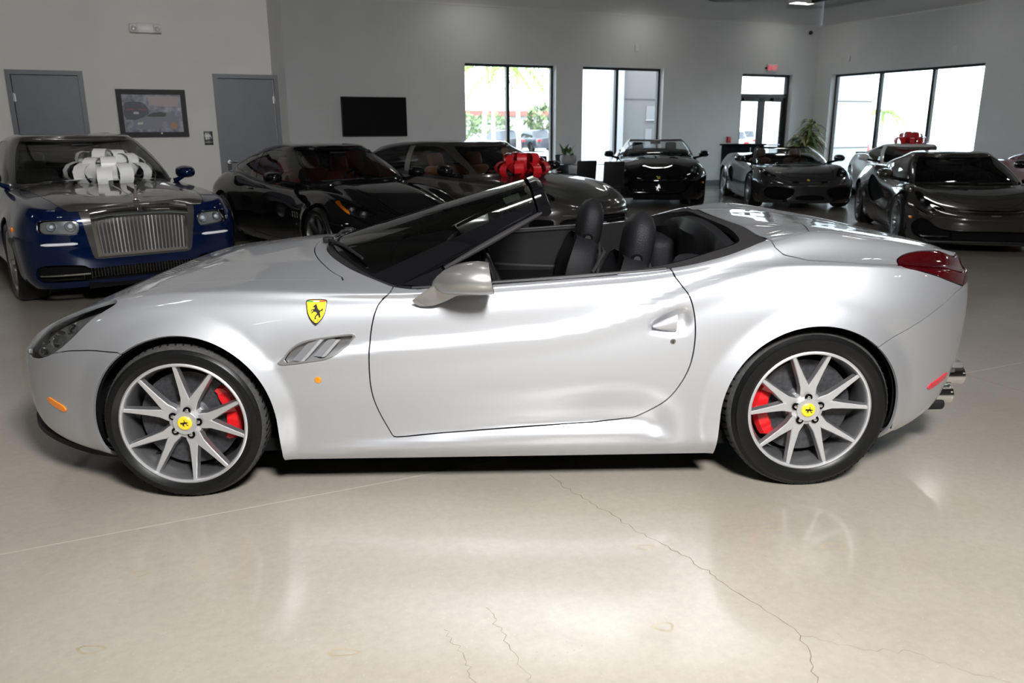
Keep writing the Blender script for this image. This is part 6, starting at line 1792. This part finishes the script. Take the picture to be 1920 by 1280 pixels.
flat([(-.22, -.16), (-.15, -.155), (-.15, -.125), (-.22, -.13)], pm('lamp', (.55, .55, .58)), -.0024, 'printed_lamp')
flat([(.27 + .045 * math.cos(a), -.175 + .05 * math.sin(a)) for a in np.linspace(0, 2 * PI, 20)[:-1]], pm('orange', (.40, .20, .10)), -.0030, 'printed_seal')
MB().box((.09, -.026, -H2 + .052), (.025, .002, .02)).build('frame_plate', M_WHITE, pc, 0)

sg = empty('restroom_sign'); sg.matrix_world = TB @ Matrix.Translation((OX - 1.21, OY - .006, 1.415)); tag(sg, 'small dark restroom sign with white figures beside the right grey door', 'sign')
MB().rbox((0, 0, 0), (.125, .010, .20), .004, 2).build('sign_plate', mat('sign_navy', (.012, .014, .022), .35), sg)
def person_icon(cx, k, skirt):
    g = MB(); f = lambda a, b, t: (cx + a * k, -.0055 - t, .03 + b * k)
    body = [(-.16, .22), (.16, .22), (.30, -.12), (.08, -.12), (.08, -.5), (-.08, -.5), (-.08, -.12), (-.30, -.12)] if skirt else [(-.2, .22), (.2, .22), (.2, -.1), (.11, -.1), (.11, -.5), (-.11, -.5), (-.11, -.1), (-.2, -.1)]
    MB().prism(body, .001, f).build('sign_figure', M_WHITE, sg, 0)
    MB().prism([(.09 * math.cos(a), .36 + .09 * math.sin(a)) for a in np.linspace(0, 2 * PI, 14)[:-1]], .001, f).build('figure_head', M_WHITE, sg, 0)
person_icon(-.032, .10, False); person_icon(.0, .09, True)
MB().prism([(.028 + .020 * math.cos(a), .015 + .020 * math.sin(a)) for a in np.linspace(-2.6, .9, 14)] + [(.028 + .014 * math.cos(a), .015 + .014 * math.sin(a)) for a in np.linspace(.9, -2.6, 14)], .001, lambda a, b, t: (a, -.0055 - t, b)).build('wheelchair_ring', M_WHITE, sg, 0)
MB().prism([(.022, .055), (.030, .055), (.032, .03), (.044, .03), (.050, .006), (.044, .004), (.038, .022), (.024, .022)], .001, lambda a, b, t: (a, -.0055 - t, b)).build('wheelchair_figure', M_WHITE, sg, 0)
text('sign_lettering', 'RESTROOM', .020, .0004, M_WHITE, sg, Matrix.Translation((0, -.006, -.060)) @ Matrix.Rotation(R(90), 4, 'X'), 'CENTER')

em = empty('emergency_light'); em.matrix_world = TB @ Matrix.Translation((OX - 1.915, OY - .05, 2.945)); tag(em, 'white emergency light with two lamp heads above the framed poster', 'wall light')
MB().rbox((0, 0, 0), (.30, .09, .13), .012, 2).build('unit_box', M_WHITE, em)
for s in (-1, 1):
    h = MB().rbox((s * .155, -.02, -.005), (.11, .10, .12), .02, 3).build('lamp_head', M_WHITE, em)
    MB().lathe([(0, -.072), (.034, -.072), (.040, -.068)], 20, 'y', c=(s * .155, 0, -.015)).build('lamp_lens', mat('lens_grey', (.45, .45, .44), .2, 0, .5), h)

ex = empty('exit_sign'); ex.matrix_world = TB @ Matrix.Translation((1.74, -.05, 3.07)); tag(ex, 'red lettered exit sign over the glass double door', 'sign')
MB().rbox((0, 0, 0), (.31, .06, .20), .01, 2).build('sign_box', M_WHITE, ex)
MB().box((-.02, .02, 0), (.36, .03, .05)).build('sign_canopy', M_STEEL, ex, 0)
text('exit_lettering', 'EXIT', .17, .001, mat('exit_red', (.8, .02, .04), .4, emis=(1, .05, .08), es=.9), ex, Matrix.Translation((0, -.0315, 0)) @ Matrix.Rotation(R(90), 4, 'X'), 'CENTER')

cm = empty('security_camera'); cm.matrix_world = TB @ Matrix.Translation((2.93, -.0, 4.03)); tag(cm, 'small black and white security camera high in the corner', 'camera')
MB().lathe([(0, 0), (.05, 0), (.05, -.03), (0, -.03)], 18, 'y').build('camera_base', M_WHITE, cm)
MB().tube([(0, -.03, 0), (0, -.08, -.02)], .015, 8).build('camera_bracket', M_WHITE, cm)
MB().ball((.01, -.12, -.02), .055, 16, 10).build('camera_dome', M_BLACK, cm)


def wall_box(M, label, cat, d, m, name='wall_device'):
    o = empty(name); o.matrix_world = M; tag(o, label, cat)
    MB().rbox((0, 0, 0), d, .006, 2).build('device_box', m, o); MB().box((0, -d[1] / 2 - .001, .0), (d[0] * .6, .003, d[2] * .5)).build('device_cover', m, o, 0)
    return o


MR = TB @ Matrix.Translation((X1, 0, 0)) @ Matrix.Rotation(R(90), 4, 'Z')
# local -y faces the room: right wall devices look towards -x
def on_right(y, z): return TB @ Matrix.Translation((X1 - .016, y, z)) @ Matrix.Rotation(R(-90), 4, 'Z')
wall_box(TB @ Matrix.Translation((-2.58, -.016, 3.44)), 'small white box high on the back wall above the second window', 'wall box', (.10, .03, .16), M_WHITE)
wall_box(on_right(-1.12, 3.28), 'small white box above the left pane of the corner window', 'wall box', (.10, .03, .15), M_WHITE)
wall_box(on_right(-4.26, 3.26), 'small white box above the right pane of the corner window', 'wall box', (.10, .03, .15), M_WHITE)
wall_box(TB @ Matrix.Translation((3.16, -.02, 3.0)), 'tiny white motion sensor right of the exit sign', 'sensor', (.05, .04, .10), M_WHITE, 'motion_sensor')
fa = wall_box(TB @ Matrix.Translation((.45, -.025, 1.21)), 'red fire alarm pull box left of the glass door', 'fire alarm', (.12, .05, .16), mat('alarm_red', (.5, .02, .02), .4), 'fire_alarm')
wall_box(TB @ Matrix.Translation((OX - 2.62, OY - .02, 1.49)), 'thin dark plate on the wall right of the left grey door', 'wall plate', (.13, .03, .03), M_TRIM, 'wall_plate')

# ================================================================== seating group by the windows
def chair(x, y, rz, label):
    o = empty('side_chair'); o.matrix_world = TB @ Matrix.Translation((x, y, 0)) @ Matrix.Rotation(rz, 4, 'Z'); tag(o, label, 'chair', 'black chairs in the showroom')
    mb = mat('black_vinyl', (.010, .010, .011), .45, spec=.3)
    MB().rbox((0, 0, .45), (.42, .40, .07), .025, 3).build('seat', mb, o)
    MB().rbox((-.21, 0, .69), (.05, .40, .48), .02, 3, rot=Matrix.Rotation(R(-8), 4, 'Y')).build('backrest', mb, o)
    for a in (-1, 1):
        for b in (-1, 1): MB().tube([(a * .16, b * .16, .43), (a * .18, b * .18, 0)], .016, 8).build('leg', M_DCHROME, o)


chair(-5.55, -1.0, R(20), 'black chair farthest left behind the grey car roof'); chair(-4.85, -.75, R(-70), 'black chair behind the glass table with its back to the wall')
chair(-6.22, -3.85, R(80), 'black chair before the glass table right of the planter'); chair(-5.95, -4.45, R(75), 'large black chair nearest the black convertible')
tb = empty('glass_table'); tb.matrix_world = TB @ Matrix.Translation((-5.05, -1.75, 0)); tag(tb, 'round glass table with metal pedestal between the black chairs', 'table')
MB().lathe([(0, .765), (.60, .765), (.61, .758), (.60, .750), (0, .750)], 48).build('table_top', glass('table_glass', (.72, .86, .82), ior=1.7), tb)
MB().lathe([(0, .0), (.28, .0), (.28, .015), (.05, .03), (.035, .06), (.035, .72), (.12, .748), (0, .749)], 32).build('pedestal', M_CHROME, tb)
pl_ = empty('planter_bowl'); pl_.matrix_world = TB @ Matrix.Translation((-5.42, -1.78, .767)); tag(pl_, 'grey round planter bowl of succulents on the glass table', 'planter')
MB().lathe([(0, .0), (.14, .0), (.17, .03), (.185, .10), (.18, .18), (.165, .185), (.16, .15), (0, .15)], 32).build('bowl', mat('planter_grey', (.32, .31, .33), .6, noise=.1, nscale=15), pl_)
M_LEAF = mat('succulent_green', (.07, .17, .03), .5, noise=.25, nscale=30); M_LEAF2 = mat('succulent_dark', (.05, .09, .04), .55, noise=.3, nscale=25)
rnd = random.Random(4)
def leaf(parent, base, d, L, w, m, droop=.2, name='leaf'):
    d = Vector(d).normalized(); s = d.cross(Vector((0, 0, 1)));
    if s.length < .05: s = Vector((1, 0, 0))
    s.normalize(); P = []
    for t in np.linspace(0, 1, 7):
        p = Vector(base) + d * L * t + Vector((0, 0, -droop * L * t * t)); ww = w * math.sin(PI * (.08 + .92 * t) ** .75 if t < 1 else PI) + .0015
        P.append([tuple(p - s * ww), tuple(p + Vector((0, 0, -ww * .35))), tuple(p + s * ww)])
    return MB().grid(P).build(name, m, parent, 80)
for (cx, cy, h, n, mm) in ((-.09, .02, .30, 7, M_LEAF2), (.03, -.02, .30, 7, M_LEAF), (.11, .04, .13, 6, M_LEAF2), (-.03, .06, .12, 6, M_LEAF2)):
    for k in range(n):
        a = rnd.uniform(0, 2 * PI); e = rnd.uniform(.5, 1.4); leaf(pl_, (cx, cy, .15 + rnd.uniform(0, h * .4)), (math.cos(a) * .7, math.sin(a) * .7, e), h * rnd.uniform(.6, 1), .035, mm, .1)

pt = empty('potted_dracaena'); pt.matrix_world = TB @ Matrix.Translation((2.30, -.85, 0)); tag(pt, 'tall leafy potted plant in the corner beside the glass door', 'potted plant')
MB().lathe([(0, 0), (.17, 0), (.23, .38), (.24, .42), (.21, .42), (.20, .36), (0, .36)], 28).build('pot', mat('pot_brown', (.05, .035, .03), .5), pt)
M_D1 = mat('dracaena_green', (.10, .15, .035), .45, noise=.3, nscale=12); M_D2 = mat('dracaena_yellow', (.32, .30, .10), .5, noise=.2, nscale=12)
rnd = random.Random(12)
for (cx, cy, h) in ((-.06, .02, .95), (.10, -.04, 1.25), (.02, .10, .70), (.16, .06, .95), (-.14, -.08, .65)):
    MB().tube([(cx, cy, .36), (cx * 1.3, cy * 1.3, .36 + h * .6), (cx * 1.7, cy * 1.7, h + .25)], [.018, .015, .012], 8).build('cane', mat('cane_tan', (.20, .14, .08), .7), pt)
    for k in range(52):
        a = rnd.uniform(0, 2 * PI); e = rnd.uniform(-.2, 1.0); z = h * rnd.uniform(.55, 1.15) + .25
        leaf(pt, (cx * 1.6, cy * 1.6, z), (math.cos(a), math.sin(a), e), rnd.uniform(.32, .60), .046, M_D2 if rnd.random() < .45 else M_D1, .75)
for k in range(3): MB().ball((rnd.uniform(-.25, .15), -.20, .60 + .07 * k), .03, 8, 6).build('red_berry', M_RED, pt)
# dark reception counter pieces behind the roadster
ct = empty('reception_desk'); ct.matrix_world = TB @ Matrix.Translation((-.30, -1.5, 0)) @ Matrix.Rotation(R(8), 4, 'Z'); tag(ct, 'black reception desk behind the dark grey roadster', 'desk')
MB().rbox((0, 0, .56), (.95, .55, 1.08), .015, 2).build('desk_body', mat('black_laminate', (.006, .006, .007), .8, spec=.05), ct); MB().rbox((0, 0, 1.115), (1.02, .62, .035), .01, 2).build('desk_top', mat('matte_black_top', (.006, .006, .006), .9, spec=.05), ct)
MB().box((-.05, -.282, .55), (.02, .01, 1.0)).build('desk_reveal', M_CHROME, ct, 0)
chair(2.55, -2.6, R(60), 'black chair between the dark roadster and the white sports car')

# ================================================================== outside
og = bld(MB().box((20, 28, -.11), (190, 120, .1)).box((40, -20, -.11), (72, 60, .1)).build('ground_outside', mat('asphalt_pale', (.52, .51, .49), .9, noise=.1, nscale=.5), None, 0)); og['kind'] = 'structure'
# lighter neighbouring wing of the building with panel joints
M_FAC = mat('facade_panel', (.20, .195, .195), .7); M_FACW = mat('facade_white', (.50, .50, .50), .7)
fc = empty('building_wing'); fc.matrix_world = TB; tag(fc, 'pale panelled building wing outside the second window', 'building')
MB().box((-1.35, 4.5, 3.2), (.45, 3.4, 6.4)).build('white_pier', M_FACW, fc, 0)
MB().box((-.05, 4.2, 3.2), (2.1, 2.4, 6.4)).build('facade_block', M_FAC, fc, 0)
for z in (.95, 2.35): MB().box((-.05, 2.99, z), (2.1, .02, .022)).build('panel_joint', mat('joint_grey', (.13, .13, .13), .8), fc, 0)
for (x, z, w_, h_) in ((.10, 1.95, .62, .40), (.75, 1.95, .16, .40), (-.12, 1.2, .22, .6), (.42, 1.1, .3, .7)):
    f = MB().box((x, 2.985, z), (w_, .03, h_)).build('facade_window', mat('facade_window_pale', (.30, .30, .31), .3), fc, 0); MB().box((x, 2.965, z - h_ / 2), (w_ + .05, .03, .03)).build('window_ledge', M_FACW, f, 0)
f2 = empty('entrance_canopy_wall'); f2.matrix_world = TB; tag(f2, 'white panelled exterior wall seen through the left corner pane', 'building')
MB().box((6.2, 2.55, 3.0), (2.0, 2.3, 6.0)).build('white_block', M_FACW, f2, 0)
for z in (.9, 2.3): MB().box((6.2, 1.39, z), (2.0, .02, .02)).build('panel_joint', MATS['joint_grey'], f2, 0)


def palm(x, y, h, spread, seed, label, lean=0.0, frond=9):
    r_ = random.Random(seed); o = empty('palm_tree'); o.matrix_world = TB @ Matrix.Translation((x, y, -.06)); tag(o, label, 'palm tree', 'palm trees outside')
    MB().tube([(0, 0, 0), (lean * .4, 0, h * .5), (lean, 0, h)], [.14, .11, .08], 10).build('trunk', mat('palm_trunk', (.42, .36, .28), .8, noise=.2, nscale=8), o)
    MB().tube([(lean, 0, h - .05), (lean, 0, h + .45)], [.085, .06], 10).build('crownshaft', mat('palm_green_shaft', (.25, .35, .12), .6), o)
    ml = mat('palm_leaf', (.22, .36, .06), .6, noise=.3, nscale=3)
    for k in range(frond):
        a = 2 * PI * k / frond + r_.uniform(-.2, .2); e = r_.uniform(.1, .9); L = spread * r_.uniform(.8, 1.15); g = MB(); P = []
        d = Vector((math.cos(a), math.sin(a), 0)); n = Vector((-d.y, d.x, 0)); base = Vector((lean, 0, h + .4))
        for i in range(15):
            t = i / 14; p = base + d * L * t + Vector((0, 0, L * (e * t - (e * .6 + .75) * t * t)))
            P.append(p)
            if i > 1:
                for s in (-1, 1):
                    q = p + n * s * L * .30 * math.sin(PI * min(1, t * .9 + .1)) + d * L * .05 - Vector((0, 0, L * .12)); w_ = d * L * .035
                    g.add([tuple(p - w_), tuple(p + w_), tuple(q)], [(0, 1, 2)])
        g.tube([tuple(p) for p in P], .018, 4, False)
        g.build('frond', ml, o, 60)
    return o


palm(.75, 18, 4.2, 2.5, 1, 'pale palm tree outside the left pane of the first window', .25)
palm(4.3, 21.6, 4.3, 2.4, 2, 'palm tree outside the right pane of the first window', -.1)
palm(5.6, 28, 5.0, 2.2, 3, 'thin palm tree just left of the first window mullion', 0)
palm(20.5, 12.6, 1.9, 1.2, 4, 'palm tree outside the corner window beside its first mullion', 0, 10)


def shrub_tree(x, y, h, w_, seed, label):
    r_ = random.Random(seed); o = empty('shade_tree'); o.matrix_world = TB @ Matrix.Translation((x, y, -.06)); tag(o, label, 'tree', 'trees across the lot')
    MB().tube([(0, 0, 0), (.1, 0, h * .45)], [.12, .08], 8).build('trunk', mat('bark', (.15, .12, .09), .9), o)
    g = MB()
    for k in range(260):
        a = r_.uniform(0, 2 * PI); q = r_.uniform(-1, 1); rr = r_.uniform(.5, 1) ** .5; c = (w_ * rr * math.sqrt(1 - q * q) * math.cos(a), w_ * rr * math.sqrt(1 - q * q) * math.sin(a), h * .62 + h * .38 * rr * q); s_ = h * .05
        u = Vector((r_.uniform(-1, 1), r_.uniform(-1, 1), r_.uniform(-1, 1))).normalized(); v = u.orthogonal().normalized(); c = Vector(c)
        g.add([tuple(c - u * s_ - v * s_), tuple(c + u * s_ - v * s_), tuple(c + u * s_ + v * s_), tuple(c - u * s_ + v * s_)], [(0, 1, 2, 3)])
    f = g.build('foliage', mat('tree_foliage', (.13, .18, .09), .8, noise=.3, nscale=2), o, 0); f['kind'] = 'stuff'


shrub_tree(7.6, 40, 3.0, 2.2, 1, 'round tree at the left across the parking lot'); shrub_tree(13.2, 46, 2.9, 1.8, 2, 'tree across the lot right of the first mullion')
shrub_tree(17.0, 44, 3.6, 1.6, 3, 'taller tree across the lot at the right of the first window'); shrub_tree(20, 40, 3.6, 1.5, 5, 'tree seen through the left pane of the second window')


def parked(x, y, rz, col, label, tall=1.45):
    o = empty('parked_car'); o.matrix_world = TB @ Matrix.Translation((x, y, -.06)) @ Matrix.Rotation(rz, 4, 'Z'); tag(o, label, 'car', 'cars in the parking lot')
    m = mat('lot_paint_%s' % '_'.join('%d' % (c * 100) for c in col), col, .3, .1, .8)
    pl = plan(2.2, 1.4, -1.5, -2.2, 3, 3); z7 = sp([(2.2, .72), (1.2, .88), (-1.4, .95), (-2.2, .90)], .1); rows = [row(pl, .80, .25), row(pl, .88, .35), row(pl, .90, .60), row(pl, .86, lambda q: z7(q) - .05), row(pl, .76, z7), row(pl, 0.0, lambda q: z7(q) + .04)]
    sh = shell_from_rows(rows, u_samples(14, 30, 14), 2)
    for cx in (1.35, -1.35): _, sh = cut(sh, circ_xz(cx, .33, .37, .5))
    mk('body', sh, m, o, .02)
    bp_ = plan(1.0, .5, -1.5, -2.0, 3, 3); tp_ = plan(.25, 0, -1.1, -1.5, 3, 3)
    gr = [lambda u: np.stack([bp_(u)[0], .74 * bp_(u)[1], np.full(len(u), .90)], -1), lambda u: np.stack([tp_(u)[0], .60 * tp_(u)[1], np.full(len(u), tall - .06)], -1), lambda u: np.stack([tp_(u)[0], .52 * tp_(u)[1], np.full(len(u), tall)], -1), lambda u: np.stack([tp_(u)[0], 0 * u, np.full(len(u), tall + .02)], -1)]
    gm = shell_from_rows(gr, u_samples(14, 20, 14), [5, 2, 2])
    gl, rf = cut(gm, lambda V, A: np.maximum(A[:, 4] - .9, .1 - A[:, 4]))
    mk('roof', rf, m, o); mk('windows', gl, mat('lot_car_glass', (.02, .025, .03), .1, 0, .8), o)
    for cx in (1.35, -1.35):
        for s in (-1, 1):
            w_ = MB().lathe([(0, 0), (.20, 0), (.22, .01), (.33, .0), (.33, -.2)], 20, 'y', T=Matrix.Translation((cx, s * .88, .33)) @ Matrix.Diagonal((1, s, 1, 1))).build('wheel', M_RUBBER, o)
    for s in (-1, 1): MB().rbox((2.05, s * .60, .66), (.12, .34, .12), .03, 2).build('headlight', M_LAMPIN, o); MB().rbox((-2.12, s * .62, .78), (.08, .30, .14), .03, 2).build('tail_light', M_REDREF, o)


parked(8.5, 34, R(100), (.012, .013, .02), 'dark parked car far left outside the first window'); parked(11.3, 34.5, R(95), (.03, .035, .05), 'dark parked car between the palm trunks')
parked(14.4, 35.5, R(80), (.55, .55, .55), 'white parked car right of the first window mullion'); parked(17.3, 35, R(85), (.02, .022, .03), 'dark parked car at the right of the first window')
parked(12.8, 30, R(70), (.45, .46, .48), 'silver parked van behind the middle palm', 1.9); parked(23.0, 33, R(40), (.6, .6, .6), 'white parked car in the second window')
parked(16, 19, R(60), (.62, .62, .62), 'white parked car seen through the left glass door leaf'); parked(22, 25, R(55), (.6, .6, .6), 'white parked car seen through the right glass door leaf'); parked(27.5, 36, R(60), (.02, .02, .03), 'dark parked suv beyond the double door', 1.8)
parked(24.5, 18.4, R(30), (.08, .16, .14), 'green parked car in the corner window beside its first mullion', 1.7); parked(14.2, 8.2, R(30), (.30, .02, .03), 'red parked car in the corner window')
parked(30, 12, R(20), (.55, .55, .56), 'silver parked car in the middle corner pane'); parked(31, 7, R(20), (.6, .6, .6), 'white parked car in the right corner pane')
far = empty('far_shop'); far.matrix_world = TB; tag(far, 'low shop building across the road in the first window', 'building')
MB().box((26, 62, 1.6), (40, 6, 3.3)).build('shop_wall', M_FAC, far, 0); MB().box((26, 58.9, 3.0), (40.5, .3, .5)).build('shop_fascia', mat('fascia_red', (.35, .08, .07), .7), far, 0)
for k in range(9): MB().box((9 + 4.2 * k, 58.95, 1.4), (2.6, .1, 1.8)).build('shop_window', mat('facade_window_pale', (.8, .8, .8), .3), far, 0)
